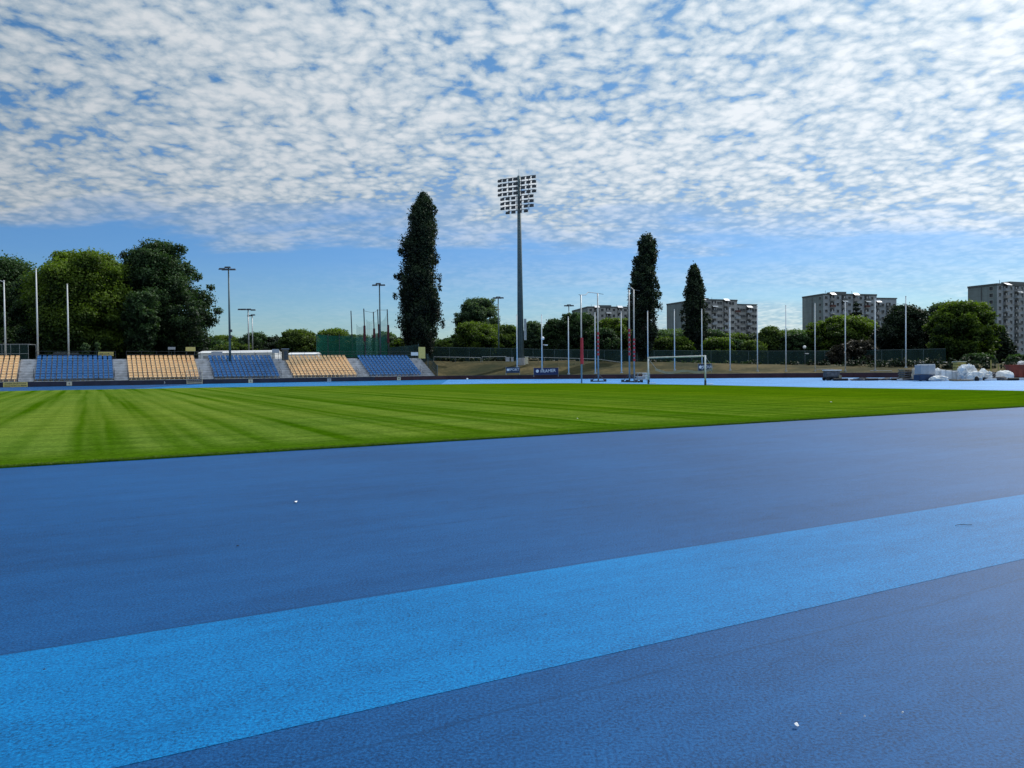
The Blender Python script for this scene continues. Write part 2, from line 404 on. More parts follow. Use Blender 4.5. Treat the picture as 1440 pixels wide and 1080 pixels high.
# embankment: one terrain sheet from the wall to the horizon
def bank_h(i, p):
    s = (p - A).dot(T)
    if i < 24:
        e = s_end
        return 3.7 if s < e - 6 else 3.7 - (s - e + 6) / 6 * .45
    k = i - 24; return [3.1, 2.8, 2.5, 2.2, 2.0, 1.8, 1.7, 1.6, 1.5, 1.4, 1.2, 1.0, 1.0][k]
dist = [.12, 2.2, 4.5, 7, 9.5, 13, 17, 30, 60, 120, 300, 900, 2500, 5500]
gv = []; gf = []
epts = ext
for i, p in enumerate(epts):
    a = epts[max(i - 1, 0)]; b = epts[min(i + 1, len(epts) - 1)]
    tt = (b - a).normalized(); nn = Vector((-tt.y, tt.x, 0))
    h = bank_h(i, p); w = 9.0 if i < 22 else 17.0
    for d in dist:
        k = min(1, d / w); z = .35 + (h - .35) * (k * k * (3 - 2 * k) * .4 + k * .6)
        z += mnoise.noise(Vector((p.x * .08, p.y * .08, d * .13))) * .18 * min(1, d / 3)
        q = p + nn * d
        gv.append((q.x, q.y, z))
nd = len(dist)
for i in range(len(epts) - 1):
    for j in range(nd - 1):
        gf.append((i * nd + j, (i + 1) * nd + j, (i + 1) * nd + j + 1, i * nd + j + 1))
mb = MB(); mb.add(gv, gf); o = mb.build('embankment', M['bank'], smooth=True); o['kind'] = 'structure'
TV = gv
def terr(x, y):                                  # height of the bank near a point
    best = min(TV, key=lambda v: (v[0] - x) ** 2 + (v[1] - y) ** 2); return best[2]

# ------------------------------------------------------------------ perimeter wall
def wall(pts, h, mat, label):
    r = empty('perimeter_wall', pts[0], 0, label, 'wall', 'low boards along the far edge of the track')
    m = MB(); cp = MB(); o0 = pts[0]
    for a, b in zip(pts, pts[1:]):
        a = a - o0; b = b - o0; u = (b - a).normalized(); nn = Vector((-u.y, u.x, 0)) * .05
        vs = [a - nn, b - nn, b + nn, a + nn]
        m.add([(*v.xy, .0) for v in vs] + [(*v.xy, h) for v in vs], [(0, 1, 5, 4), (1, 2, 6, 5), (2, 3, 7, 6), (3, 0, 4, 7), (4, 5, 6, 7)])
        nn2 = nn * 1.5
        vs = [a - nn2, b - nn2, b + nn2, a + nn2]
        cp.add([(*v.xy, h) for v in vs] + [(*v.xy, h + .04) for v in vs], [(0, 1, 5, 4), (1, 2, 6, 5), (2, 3, 7, 6), (3, 0, 4, 7), (4, 5, 6, 7), (3, 2, 1, 0)])
        n_ = max(1, int((b - a).length / 3))
        for k in range(n_):
            c = a + (b - a) * (k / n_); m.box((c.x, c.y, h / 2 - .01), (.08, .16, h - .04), 0, math.atan2(u.y, u.x))
    m.build('board', mat, r); cp.build('capping', M['dsteel'], r); return r
s_split = s_on_line(A, 527)
wall([L2(-160)] + [L2(s) for s in np.linspace(-60, s_split, 14)], .62, M['navyb'], 'long low dark navy board wall in front of the seating')
wall([L2(s_split + .02)] + [L2(s) for s in np.linspace(s_split + 5, s_end, 5)] + wall_pts[24:], .62, M['maroon'], 'long low dark maroon board wall curving below the bank')

def plaque(px, py, w, h, txt, mat, label, tm=None):
    s = s_on_line(A, px); p = L2(s, -.09)
    d = math.hypot(p.x, p.y); z = at(px, py, p.y).z
    r = empty('wall_sign', (p.x, p.y, z), ROT, label, 'sign', 'number plaques fixed on the low board wall')
    MB().box((0, 0, 0), (w, .04, h)).build('plate', mat, r)
    lettering(txt, h * .75, tm or M['ink'], r, (0, -.035, 0)); return r
for px, py, txt, mt, lb in ((97, 539.5, '4', M['sbeige'], 'small beige numbered plaque on the wall below the left blue seats'),
                        (231, 538, '5', M['navyb'], 'small dark numbered plaque on the wall below the yellow seats'),
                        (352, 536, '6', M['sbeige'], 'small beige numbered plaque on the wall below the middle blue seats'),
                        (462.5, 534.6, '7', M['greybox'], 'small grey numbered plaque on the wall below the right yellow seats'),
                        (560.5, 532.5, '8', M['sbeige'], 'small beige numbered plaque on the wall below the right blue seats')):
    plaque(px, py, .62, .52, txt, mt, lb, M['wtext'] if mt is M['navyb'] else None)
# long yellow notice at the far left
s0 = s_on_line(A, 4); s1 = s_on_line(A, 38.5); p = L2((s0 + s1) / 2, -.12, .33)
r = empty('notice_banner', p, ROT, 'long yellow notice banner with two dark lines of writing on the wall', 'banner')
MB().box((0, 0, 0), (s1 - s0, .04, .62)).build('board', M['syel'], r)
lettering('STREFA SPORTOWA', .26, M['ink'], r, (0, -.035, .13), sx=1.0); lettering('ZAKAZ WSTEPU NA BIEZNIE', .2, M['ink'], r, (0, -.035, -.15), sx=.95)

# ------------------------------------------------------------------ grandstand
RISE, RUN, NROW = .355, .75, 9
Z0, D0 = .72, .75
def terrace_profile(rows=NROW, y0=D0):
    pr = [(y0, 0.0)]
    for r in range(rows):
        pr += [(y0 + r * RUN, Z0 + r * RISE), (y0 + (r + 1) * RUN, Z0 + r * RISE)]
    pr += [(y0 + rows * RUN, 0.0)]
    return pr
def seat_mesh():
    m = MB(); w = .47
    # shell section (y depth, z) of a bucket seat, swept across with raised lips
    sec = [(-.02, .30), (.02, .40), (.10, .425), (.30, .40), (.38, .43), (.42, .52), (.45, .62), (.44, .69)]
    xs = [(-w / 2, .05), (-w * .36, .0), (0, -.012), (w * .36, .0), (w / 2, .05)]
    vs = []
    for x, lift in xs:
        for i, (y, z) in enumerate(sec):
            back = i >= 4
            sh = .6 if i in (0, 7) else 1
            vs.append((x * (.86 if i == 7 else 1), y - (lift * 1.1 * sh if back else 0), z + (0 if back else lift * sh)))
    n = len(sec); fs = []
    for a in range(len(xs) - 1):
        for i in range(n - 1): fs.append((a * n + i, (a + 1) * n + i, (a + 1) * n + i + 1, a * n + i + 1))
    m.add(vs, fs)
    m.box((0, .2, .19), (.06, .3, .38)); m.box((0, .46, .695), (w * .84, .12, .06))  # leg, then a top lip oversized so that it catches highlights
    return m
def seat_proto(mat):
    o = seat_mesh().build('seat', mat, smooth=False); return o
protos = {}
def seat_block(px0, px1, colour, label, z_extra=0, skip=None):
    sa, sb = s_on_line(L2(0, D0), px0), s_on_line(L2(0, D0), px1)
    mat = M['byel'] if colour == 'y' else M['bblue']
    r = empty('seat_block', L2(sa), ROT, label, 'grandstand seats', 'banks of seats along the far straight')
    w = sb - sa
    tm = MB().prism(terrace_profile(), 0, w, 0)
    te = MB()
    for k in range(NROW): te.box((w / 2, D0 + k * RUN + .02, Z0 + k * RISE - .03), (w - .01, .05, .05), 0)
    to_ = tm.build('terrace', [M['concrete'], M['concl']], r); te.build('tread_edge', M['concl'], to_)
    n = int(round(w / .63)); pitch = w / n; cnt = 0
    if colour not in protos:
        protos[colour] = seat_proto(mat); protos[colour].name = 'seat'; first = True
    else: first = False
    sp = protos[colour]
    rest = MB(); sm = seat_mesh()
    rng = random.Random(int(px0) + 5)
    for k in range(NROW):
        for i in range(n):
            x = (i + .5) * pitch; y = D0 + k * RUN + .22; z = Z0 + k * RISE
            if skip and skip(k, i, n): continue
            if cnt < 100:
                if first and cnt == 0: o = sp; o.parent = r; o.location = (x, y, z)
                else: o = inst(sp, r, (x, y, z), rng.uniform(-.03, .03))
                o.name = 'seat'
            else: rest.add([(a + x, b + y, c + z) for a, b, c in sm.v], sm.f)
            cnt += 1
    if rest.v: o = rest.build('seat_rows', mat, r); o['kind'] = 'stuff'
    return r
seat_block(-75, 23.5, 'y', 'yellow bank of seats cut off by the left edge of the photo')
seat_block(48, 160, 'b', 'blue bank of seats between the two left yellow banks')
seat_block(181, 281, 'y', 'complete yellow bank of seats behind the small steel gate')
seat_block(301, 394, 'b', 'blue bank of seats in front of the long white tent')
seat_block(412, 503, 'y', 'rightmost yellow bank of seats, in front of the green netting')
seat_block(520, 594, 'b', 'rightmost blue bank of seats beside the tall poplar')

def aisle(px0, px1, label, rail=True):
    sa, sb = s_on_line(L2(0, D0), px0), s_on_line(L2(0, D0), px1); w = sb - sa - .04
    r = empty('stair_aisle', L2(sa + .02), ROT, label, 'stairs', 'grey stair aisles between the banks of seats')
    m = MB(); pr = [(D0, 0.0)]
    for k in range(NROW * 2):
        pr += [(D0 + k * RUN / 2, Z0 - RISE / 2 + (k + 1) * RISE / 2), (D0 + (k + 1) * RUN / 2, Z0 - RISE / 2 + (k + 1) * RISE / 2)]
    pr += [(D0 + NROW * RUN, 0)]
    m.prism(pr, 0, w)
    m.build('steps', M['concrete'], r)
    e = MB()
    for k in range(NROW): e.box((w / 2, D0 + k * RUN + .06, Z0 + k * RISE + .02), (w * .96, .14, .04))
    e.build('nosing', M['concl'], r)
    if rail:
        for sx_ in (.08, w - .08):
            g = MB(); g.tube((sx_, D0 - .35, 0), (sx_, D0 - .35, 1.75), .025); g.tube((sx_, D0 + 1.2, Z0), (sx_, D0 + 1.2, Z0 + 1.7), .025)
            g.path([(sx_, D0 - .35, 1.72), (sx_, D0 + 1.2, Z0 + 1.68)], .025); g.path([(sx_, D0 - .35, 1.2), (sx_, D0 + 1.2, Z0 + 1.1)], .02)
            g.build('handrail', M['dsteel'], r)
    return r
aisle(24, 48, 'grey stairs between the far left yellow and blue banks of seats')
aisle(160, 181, 'grey stairs between the left blue bank and the yellow bank behind the gate')
aisle(281, 301, 'grey stairs right of the yellow bank with the gate')
aisle(394, 412, 'grey stairs below the brown hut')
aisle(503, 520, 'grey stairs beside the rightmost yellow bank')
aisle(594, 612, 'grey stairs at the right end of the stand beside the bank')

# front rail in front of the seats
def rail(px0, px1, dd, zb, zt, nmid, label, grp, mat, npost=None, r_=.02):
    sa, sb = s_on_line(L2(0, dd), px0), s_on_line(L2(0, dd), px1); w = sb - sa
    r = empty('railing', L2(sa, dd, zb), ROT, label, 'railing', grp)
    npost = npost or max(2, int(w / 2))
    g = MB()
    for i in range(npost + 1): MB().tube((w * i / npost, 0, 0), (w * i / npost, 0, zt - zb), r_).build('rail_post', mat, r)
    g = MB()
    for k in range(nmid + 1): g.tube((0, 0, (zt - zb) * (1 - k / (nmid + 1))), (w, 0, (zt - zb) * (1 - k / (nmid + 1))), r_)
    g.build('bars', mat, r); return r
ZT = Z0 + NROW * RISE
for a, b, lb in ((48, 160, 'thin dark front rail before the left blue seats'), (181, 281, 'thin dark front rail before the yellow seats by the gate'),
                 (301, 394, 'thin dark front rail before the middle blue seats'), (412, 503, 'thin dark front rail before the right yellow seats'), (520, 594, 'thin dark front rail before the right blue seats'), (-75, 24, 'thin dark front rail before the far left yellow seats')):
    rail(a, b, .5, .3, 1.75, 1, lb, 'thin rails in front of the seats', M['dsteel'])
BK = D0 + NROW * RUN + .35
for a, b, lb in ((-75, 8, 'dark back rail behind the far left yellow seats'), (53, 163, 'dark back rail behind the left blue seats'), (178, 282, 'dark back rail behind the yellow seats by the gate'),
                 (300, 395, 'dark back rail behind the middle blue seats'), (410, 596, 'dark back rail along the right seats')):
    rail(a, b, BK, ZT - .4, ZT + .95, 2, lb, 'rails along the top of the stand', M['dsteel'])

# steel gate on the wall
sa, sb = s_on_line(L2(0, -.3), 262.5), s_on_line(L2(0, -.3), 284); w = sb - sa
r = empty('steel_gate', L2(sa, -.3), ROT, 'small pale steel gate frame standing in front of the yellow seats', 'gate')
g = MB()
for x in (0, w): g.tube((x, 0, 0), (x, 0, 2.0), .035)
g.tube((0, 0, 1.98), (w, 0, 1.98), .03); g.build('gate_frame', M['sbeige'], r)
g = MB().box((w / 2, 0, .16), (w, .08, .13)).box((w / 2, 0, .42), (w, .05, .06)); g.build('bottom_bar', M['sbeige'], r)
g = MB()
for i in range(1, 8): g.tube((w * i / 8, 0, .45), (w * i / 8, 0, 1.96), .014, n=5)
g.build('bars', M['steel'], r)

# ------------------------------------------------------------------ signs and huts behind the stand
def sign(name, px0, px1, py0, py1, D, mat, label, txt=None, tcol=None, legs=True, cat='sign', grp=None, rz=ROT, tsize=.62, legto=None):
    a = at(px0, (py0 + py1) / 2, D); b = at(px1, (py0 + py1) / 2, D); w = (b - a).length / max(.6, math.cos(rz)) * .93; h = abs(py1 - py0) / F * D
    c = (a + b) / 2
    r = empty(name, (c.x, c.y, c.z - h / 2), rz, label, cat, grp)
    MB().box((0, 0, h / 2), (w, .05, h)).build('panel', mat, r)
    if txt: lettering(txt, h * tsize, tcol or M['ink'], r, (0, -.04, h / 2))
    if legs:
        g = MB(); zb = (legto if legto is not None else ZT - .6) - (c.z - h / 2)
        for x in (-w * .4, w * .4): g.tube((x, .05, zb), (x, .05, h), .03)
        g.build('legs', M['dsteel'], r)
    return r
sign('sector_sign', 140, 158, 494.8, 500.5, 112, M['syel'], 'yellow sign reading SEKTOR C above the blue seats', 'SEKTOR C')
sign('small_sign', 262, 274, 488, 493.8, 114, M['syel'], 'plain yellow sign above the yellow seats by the stairs')
sign('small_sign', 237, 246, 488.0, 491.6, 118, M['greybox'], 'small grey white sign left of the plain yellow sign')
sign('small_sign', 383, 392, 491, 496, 118, M['greybox'], 'pale grey sign on two legs at the right end of the white tent')
sign('small_sign', 298, 312, 494.5, 500, 116, M['greybox'], 'wide grey board in front of the left part of the white tent')
sign('small_sign', 578, 588, 495.3, 500, 122, M['white'], 'small white sign at the foot of the tallest poplar')
sign('billboard', 588.5, 598, 488, 504, 123, M['syel'], 'tall ochre panel at the foot of the tallest poplar', cat='panel')

# hut
p = at(401, 504, 119); h = 11.5 / F * 119
r = empty('brown_hut', (p.x, p.y, ZT - .5), ROT, 'small brown hut with flat roof above the stairs', 'hut')
MB().box((0, 0, .85), (.85, .85, 1.7)).build('body', M['brown'], r); MB().box((0, 0, 1.73), (1.05, 1.05, .08)).build('roof', M['greybox'], r)
dd_ = MB().box((0, -.435, .75), (.5, .03, 1.3)).build('door', M['dsteel'], r); MB().box((.18, -.465, .75), (.03, .03, .14)).build('handle', M['steel'], dd_)
# long white tent
def tent(px0, px1, py0, D, label):
    a = at(px0, py0, D); b = at(px1, py0, D); a2 = Vector((a.x, a.y, 0)); w = (b - a).length; h = a.z - 3.3
    r = empty('event_tent', (a.x, a.y, 3.2), math.atan2(b.y - a.y, b.x - a.x), label, 'tent', 'long white tents behind the stand')
    n = max(2, int(w / 3.2))
    m = MB(); m.box((w / 2, 2, h * .42), (w, 4, h * .84)); m.build('canvas_wall', M['hut'], r)
    m = MB(); m.prism([(-.15, h * .85), (2, h * 1.05), (4.15, h * .85)], -.1, w + .1); m.build('roof', M['hut'], r)
    for i in range(n):
        if i % 3 != 1: MB().box(((i + .5) * w / n, -.02, h * .38), (w / n * .5, .05, h * .5)).build('opening', M['greybox'], r)
    for i in range(n + 1): MB().tube((i * w / n, -.06, 0), (i * w / n, -.06, h * .85), .05).build('tent_pole', M['steel'], r)
    return r
tent(279, 386, 493.2, 132, 'long white tent behind the middle blue seats')
tent(404, 444, 495.5, 136, 'shorter white tent behind the right yellow seats, half hidden by green netting')

# parked cars seen over the stand
def car(px, D, rz, mat, label):
    p = at(px, 505, D)
    r = empty('parked_car', (p.x, p.y, 3.55), rz, label, 'car', 'cars parked behind the stand')
    m = MB(); prof = [(-2.1, .3), (-2.15, .75), (-1.3, .92), (1.5, .95), (2.1, .85), (2.15, .3)]
    m.prism([(y, z) for y, z in prof], -.85, .85); m.build('body', mat, r)
    m = MB(); vs = []
    m.add([(-.8, -1.35, .9), (.8, -1.35, .9), (.8, 1.75, .9), (-.8, 1.75, .9), (-.62, -.55, 1.42), (.62, -.55, 1.42), (.62, 1.15, 1.42), (-.62, 1.15, 1.42)],
          [(0, 1, 5, 4), (1, 2, 6, 5), (2, 3, 7, 6), (3, 0, 4, 7)]); m.build('windows', M['glass'], r)
    MB().box((0, .3, 1.44), (1.28, 1.75, .05)).build('roof', mat, r)
    for x in (-.8, .8):
        for y in (-1.35, 1.35):
            o = MB().tube((x - .09, y, .32), (x + .09, y, .32), .32, n=14).build('wheel', M['black'], r); MB().tube((x - .1, y, .32), (x + .1, y, .32), .19, n=12).build('rim', M['steel'], o)
    return r
car(88, 122, ROT + 1.5, M['car'], 'silver parked car showing its roof left of the third white pole')
car(106, 124, ROT + 1.5, M['car'], 'silver parked car showing its roof right of the third white pole')

# wire shelter at left
def frame_box(px0, px1, py0, D):
    a = at(px0, py0, D); b = at(px1, py0, D); w = (b - a).length; zt = a.z; zb = ZT - .6
    r = empty('wire_enclosure', (a.x, a.y, zb), ROT * .3, 'grey wire mesh enclosure on top of the far left seats', 'enclosure'); h = zt - zb
    g = MB()
    for i in range(9):
        x = w * i / 8; g.tube((x, 0, 0), (x, 0, h), .025); 
    for z in (0, h * .5, h): g.tube((0, 0, z), (w, 0, z), .03)
    for x in (0, w): g.tube((x, 0, h), (x, 2.5, h), .03); g.tube((x, 2.5, 0), (x, 2.5, h), .03)
    g.tube((0, 2.5, h), (w, 2.5, h), .03); g.build('frame', M['steel'], r)
    MB().quad((0, .02, 0), (w, .02, 0), (w, .02, h), (0, .02, h)).build('mesh_panel', M['netd'], r)
frame_box(-60, 32, 484.5, 113)

# ------------------------------------------------------------------ poles
def zproj(px, py, D): return at(px, py, D).z
def pole(px_top, py_top, px_b, py_b, D, r0, r1, name, label, cat, grp, mat, cap=True, zb=None):
    b = at(px_b, py_b, D); zt = zproj(px_top, py_top, D)
    if zb is not None: b.z = zb
    r = empty(name, b, 0, label, cat, grp)
    h = zt - b.z
    MB().tube((0, 0, 0), (0, 0, h), r0, r1, 10).build('pole', mat, r, smooth=True)
    MB().tube((0, 0, -.05), (0, 0, .12), r0 * 2.2, n=12).build('base_plate', M['steel'], r)
    if cap: MB().tube((0, 0, h), (0, 0, h + .08), r1 * 1.7, r1 * .8, 10).build('finial', mat, r)
    return r
for (x1, y1, x2, D, lb) in ((4, 395, 8, 111, 'tall white flagpole nearest the left edge, with a short arm at its top'), (50.5, 378, 53.5, 112, 'tallest white flagpole, left of the yellow-green tree'),
                        (95, 400, 96.8, 113, 'white flagpole in front of the yellow-green tree')):
    r = pole(x1, y1, x2, 505, D, .13, .075, 'flagpole', lb, 'flagpole', 'white flagpoles behind the stand', M['white'], zb=ZT - .5)
    if x1 == 4: MB().path([(0, 0, zproj(x1, y1, D) - ZT + .3), (-.5, 0, zproj(x1, y1, D) - ZT + .55), (-1.1, 0, zproj(x1, y1, D) - ZT + .5)], .04).build('arm', M['white'], r)

POLES = [(727, 443, 516), (762, 443, 520), (799.5, 446, 526), (837, 440, 525), (873.8, 439, 524), (911, 438, 522), (948.5, 436, 520.5), (987, 435, 519), (1026.5, 433, 520.5),
         (1065, 431, 522), (1105, 430, 522), (1146, 427, 522), (1188.5, 424, 522), (1230.5, 421, 521), (1273.6, 417, 517)]
ords = ['behind the flood mast, left of it', 'right of the flood mast carrying a small lamp', 'left of the left throwing gate', 'inside the left throwing gate', 'left of the red-taped gate posts', 'in line with the left goal post',
        'left of the narrow poplar, over the goal', 'right of the narrow poplar', 'in front of the middle apartment block', 'at the right corner of the middle apartment block', 'alone between the middle and right apartment blocks',
        'in front of the blank gable of the right block', 'between the right block gable and the spruce', 'in front of the yellow-green tree edge', 'rightmost, above the building material']
for (x, y, yb), od in zip(POLES, ords):
    D = 112 if x < 1150 else 112 - (x - 1150) * .09
    pole(x - .3, y, x + .3, yb, D, .085, .06, 'net_pole', 'slim white net pole ' + od, 'pole', 'row of slim white net poles behind the maroon wall', M['white'])

# small globe lamps
def globe_lamp(px, pyt, pyb, D, label):
    b = at(px, pyb, D); h = zproj(px, pyt, D) - b.z
    r = empty('street_lamp', b, ROT, label, 'lamp', 'small lamps in front of the trees')
    MB().tube((0, 0, 0), (0, 0, h), .06, .04).build('pole', M['dsteel'], r)
    m = MB(); 
    bm = bmesh.new(); bmesh.ops.create_icosphere(bm, subdivisions=2, radius=.28); me = bpy.data.meshes.new('globe'); bm.to_mesh(me); bm.free(); me.materials.append(M['awn'])
    o = bpy.data.objects.new('globe', me); C.objects.link(o); o.parent = r; o.location = (0, 0, h + .15)
    MB().tube((0, 0, h - .9), (.45, 0, h - .9), .03).box((.62, 0, h - .92), (.45, .3, .14)).build('side_lamp', M['awn'], r)
globe_lamp(1131.5, 489.5, 516, 128, 'small globe lamp before the dark trees left of the right block')
globe_lamp(763.5, 477, 512, 122, 'small globe lamp beside the second net pole')

# ------------------------------------------------------------------ slender floodlight masts
def flood_head_mesh():
    m = MB(); m.add([(-.42, -.35, .0), (.42, -.35, .0), (.30, .30, .12), (-.30, .30, .12), (-.36, -.28, .26), (.36, -.28, .26), (.24, .26, .24), (-.24, .26, .24)],
                    [(0, 3, 2, 1), (4, 5, 6, 7), (0, 1, 5, 4), (1, 2, 6, 5), (2, 3, 7, 6), (3, 0, 4, 7)]); return m
def flood_mast(pxt, pyt, pxb, D, zb, heads, label, r0=.16, r1=.09, mat=None, boxy=False):
    b = at(pxb, 500, D); b.z = zb; h = zproj(pxt, pyt, D) - zb
    top = at(pxt, pyt, D)
    r = empty('floodlight_mast', b, 0, label, 'floodlight', 'slender floodlight masts beyond the stand and bank')
    MB().tube((0, 0, 0), (0, 0, h), r0, r1, 10).build('pole', mat or M['mast'], r, smooth=True)
    k = D / F; xs = [hx * k for hx, hy in heads]
    MB().tube((min(xs), 0, h - .25), (max(xs), 0, h - .25), .05).build('crossbar', M['dsteel'], r)
    for hx, hy in heads:
        o = flood_head_mesh().build('floodlight', M['dsteel'], r); o.location = (hx * k, -.1, h - .32 - hy * k); o.scale = (1.15, 1.2, 1.1)
    if boxy:
        for z in (h * .33, h * .27): MB().box((.22, -.1, z), (.35, .3, .4)).build('junction_box', M['dsteel'], r)
    return r
flood_mast(318, 376, 323.5, 118, 3.2, [(-8, 1), (-3.5, 2), (0, -1), (7, 2)], 'tall slender floodlight mast right of the oak, over the blue seats', .19, .10, boxy=True)
flood_mast(349, 434, 350, 150, 3.3, [(-10, 0), (-5, 0), (2, 0), (8, 1)], 'taller of the two paired masts above the middle blue seats', .17, .10, M['steel'])
flood_mast(354.5, 442, 355.5, 165, 3.3, [(-3, 1), (2, 0)], 'shorter of the two paired masts above the middle blue seats', .14, .09, M['steel'])
flood_mast(532, 399, 535, 135, 3.2, [(-6, 1), (-1, -1), (5, 1)], 'floodlight mast rising from the green throwing cage', .17, .10)
flood_mast(700, 418, 701.5, 150, 3.0, [(-4.5, 0), (0, -1), (4.5, 0)], 'floodlight mast beside the round grey-green tree', .16, .09)
flood_mast(800, 429, 800.5, 165, 2.8, [(-4, 0), (0, -1), (4, 0)], 'floodlight mast left of the farthest apartment block', .14, .09, M['steel'])

# ------------------------------------------------------------------ the big flood mast
DM = 138
b = at(732.4, 512, DM); zt = zproj(729.3, 249, DM)
r = empty('stadium_floodlight_mast', b, 0, 'very tall dark stadium floodlight mast with rows of lamps', 'floodlight mast')
H = zt - b.z
def mast_x(z): return -(3.0 / F * DM) * (z / H) * .0
MB().tube((0, 0, 0), (0, 0, H + .2), .62, .27, 16).build('pole', M['mast'], r, smooth=True)
MB().tube((0, 0, -.3), (0, 0, 1.1), .85, .80, 16).build('base_plate', M['concrete'], r)
MB().tube((0, 0, H), (0, 0, H + 1.4), .03, .01).build('lightning_rod', M['dsteel'], r)
g = MB().box((.85, -.1, 6.2), (.45, .5, 3.8)); g.build('junction_box', M['steel'], r)
g = MB()
for x in (-.2, .2): g.tube((x, -.72, 1), (x, -.36, H - .5), .025, n=5)
for i in range(1, 60): zz = 1 + (H - 1.5) * i / 60; yy = -.72 + .36 * (zz - 1) / (H - 1.5); g.tube((-.2, yy, zz), (.2, yy, zz), .02, n=4)
g.build('ladder', M['mast'], r)
hd = bpy.data.objects.new('lamp_frame', None)
yaw = -rad(25); kx = DM / F
rows = []
for i in range(8):
    z = H - .15 - i * 6.55 * kx
    if i < 4: xs = [-26.5, -19.5, -11.5, -4.2, 6.5, 14.3, 22]
    elif i < 7: xs = [-23, -15.5, -7.5, 1.5, 10.5, 18.5]
    else: xs = [-15.5, -7.5, 1.5, 10.5]
    rows.append((z, [x * kx * 1.08 for x in xs]))
fr = MB()
for z, xs in rows:
    a = (min(xs) - .1, max(xs) + .1)
    fr.tube((a[0] * math.cos(yaw), a[0] * math.sin(yaw), z + .12), (a[1] * math.cos(yaw), a[1] * math.sin(yaw), z + .12), .055)
for x in (-2.0, -.5, .5, 1.9): fr.tube((x * math.cos(yaw), x * math.sin(yaw), rows[-1][0]), (x * math.cos(yaw), x * math.sin(yaw), rows[0][0] + .1), .045)
fr.build('lamp_frame', M['dsteel'], r)
def lamp_mesh():
    m = MB(); m.add([(-.40, -.42, -.36), (.40, -.42, -.36), (.40, -.10, -.42), (-.40, -.10, -.42), (-.34, -.30, .02), (.34, -.30, .02), (.22, .10, -.06), (-.22, .10, -.06)],
                    [(0, 3, 2, 1), (4, 5, 6, 7), (0, 1, 5, 4), (1, 2, 6, 5), (2, 3, 7, 6), (3, 0, 4, 7)])
    m.box((-.36, -.2, -.05), (.05, .08, .35)).box((.36, -.2, -.05), (.05, .08, .35)); return m
lp = None
for z, xs in rows:
    for x in xs:
        if lp is None: lp = lamp_mesh().build('floodlight', M['dsteel'], r); o = lp
        else: o = inst(lp, r)
        o.location = (x * math.cos(yaw), x * math.sin(yaw), z); o.rotation_euler = (0, 0, yaw + random.uniform(-.12, .12)); o.name = 'floodlight'

# ------------------------------------------------------------------ throwing cage behind the stand
DCG = 138
c0 = at(512, 500, DCG); r = empty('throwing_cage', (c0.x, c0.y, 3.0), 0, 'hammer throwing cage with pale hanging nets above the right blue seats', 'throwing cage')
def loc(px, py, D=DCG): p = at(px, py, D); return (p.x - c0.x, p.y - c0.y, p.z - 3.0)
for (x, y, D) in ((493.5, 437, 144), (511.5, 434, 136), (525, 438.5, 142), (531, 435, 148), (544.5, 435, 140)):
    t_ = loc(x, y, D); MB().tube((t_[0] + .25, t_[1], 0), t_, .12, .09).build('cage_post', M['dsteel'], r)
for (x, y0, y1, D) in ((512.5, 458, 480, 135.8), (526, 462, 480, 141.8), (533, 456, 480, 147.5), (545.8, 457, 482, 139.8)):
    a = loc(x, y0, D); b_ = loc(x + .3, y1, D); MB().tube(b_, a, .24, .2).build('post_padding', plain('padding_dark_red', (.09, .02, .03), .8), r)
def hang(name, pts, mat, sag):
    m = MB(); n = 10; (xa, ya, Da), (xb, yb, Db), yb_ = pts
    for i in range(n):
        q = []
        for k in (i / n, (i + 1) / n):
            x = xa + (xb - xa) * k; y = ya + (yb - ya) * k + sag * 4 * k * (1 - k); D = Da + (Db - Da) * k
            q.append((loc(x, y, D), loc(x, yb_, D)))
        m.quad(q[0][1], q[1][1], q[1][0], q[0][0])
    return m.build(name, mat, r)
hang('net_panel', ((515, 449, 137), (524, 450, 142), 500), M['netl'], 3)
hang('net_panel', ((526, 452, 142.5), (531, 452, 147), 500), M['netl'], 2)
hang('net_panel', ((534, 452, 146), (544, 440, 140), 500), M['netl'], 4)
hang('net_panel', ((501, 455, 142), (511, 457, 137), 500), M['netl'], 4)
hang('low_net', ((445, 470, 140), (493, 472, 143), 503), M['netg'], 1)
hang('low_net', ((493, 473, 143), (545, 473, 140), 503), M['netg'], 2)
MB().path([loc(511.5, 437, 136), loc(525, 440, 142), loc(531, 436, 148), loc(544.5, 436, 140)], .03).build('top_cable', M['dsteel'], r)
for x in (445, 461, 477):
    t_ = loc(x, 470, 141); MB().tube((t_[0], t_[1], 0), t_, .06).build('cage_post', M['dsteel'], r)

# end net by the stairs
sa = s_on_line(L2(0, 3), 600)
r = empty('end_netting', L2(s_on_line(L2(0, D0), 613.5), 0, 0), ROT, 'dark green netting fence closing the right end of the stand', 'fence')
m = MB(); m.quad((0, .3, .2), (0, 8.6, 3.4), (0, 8.6, 6.2), (0, .3, 2.4)); m.build('netting', M['netd'], r)
m = MB(); m.quad((.1, 8.6, 3.4), (-5.5, 8.7, 3.4), (-5.5, 8.7, 5.6), (.1, 8.6, 6.2)); m.build('netting', M['netd'], r)
for y, zb_, h_ in ((.3, 0, 2.5), (4.3, 1.5, 4.4), (8.6, 3.2, 6.3)): MB().tube((0, y, zb_), (0, y, h_), .06).build('fence_post', M['mast'], r)

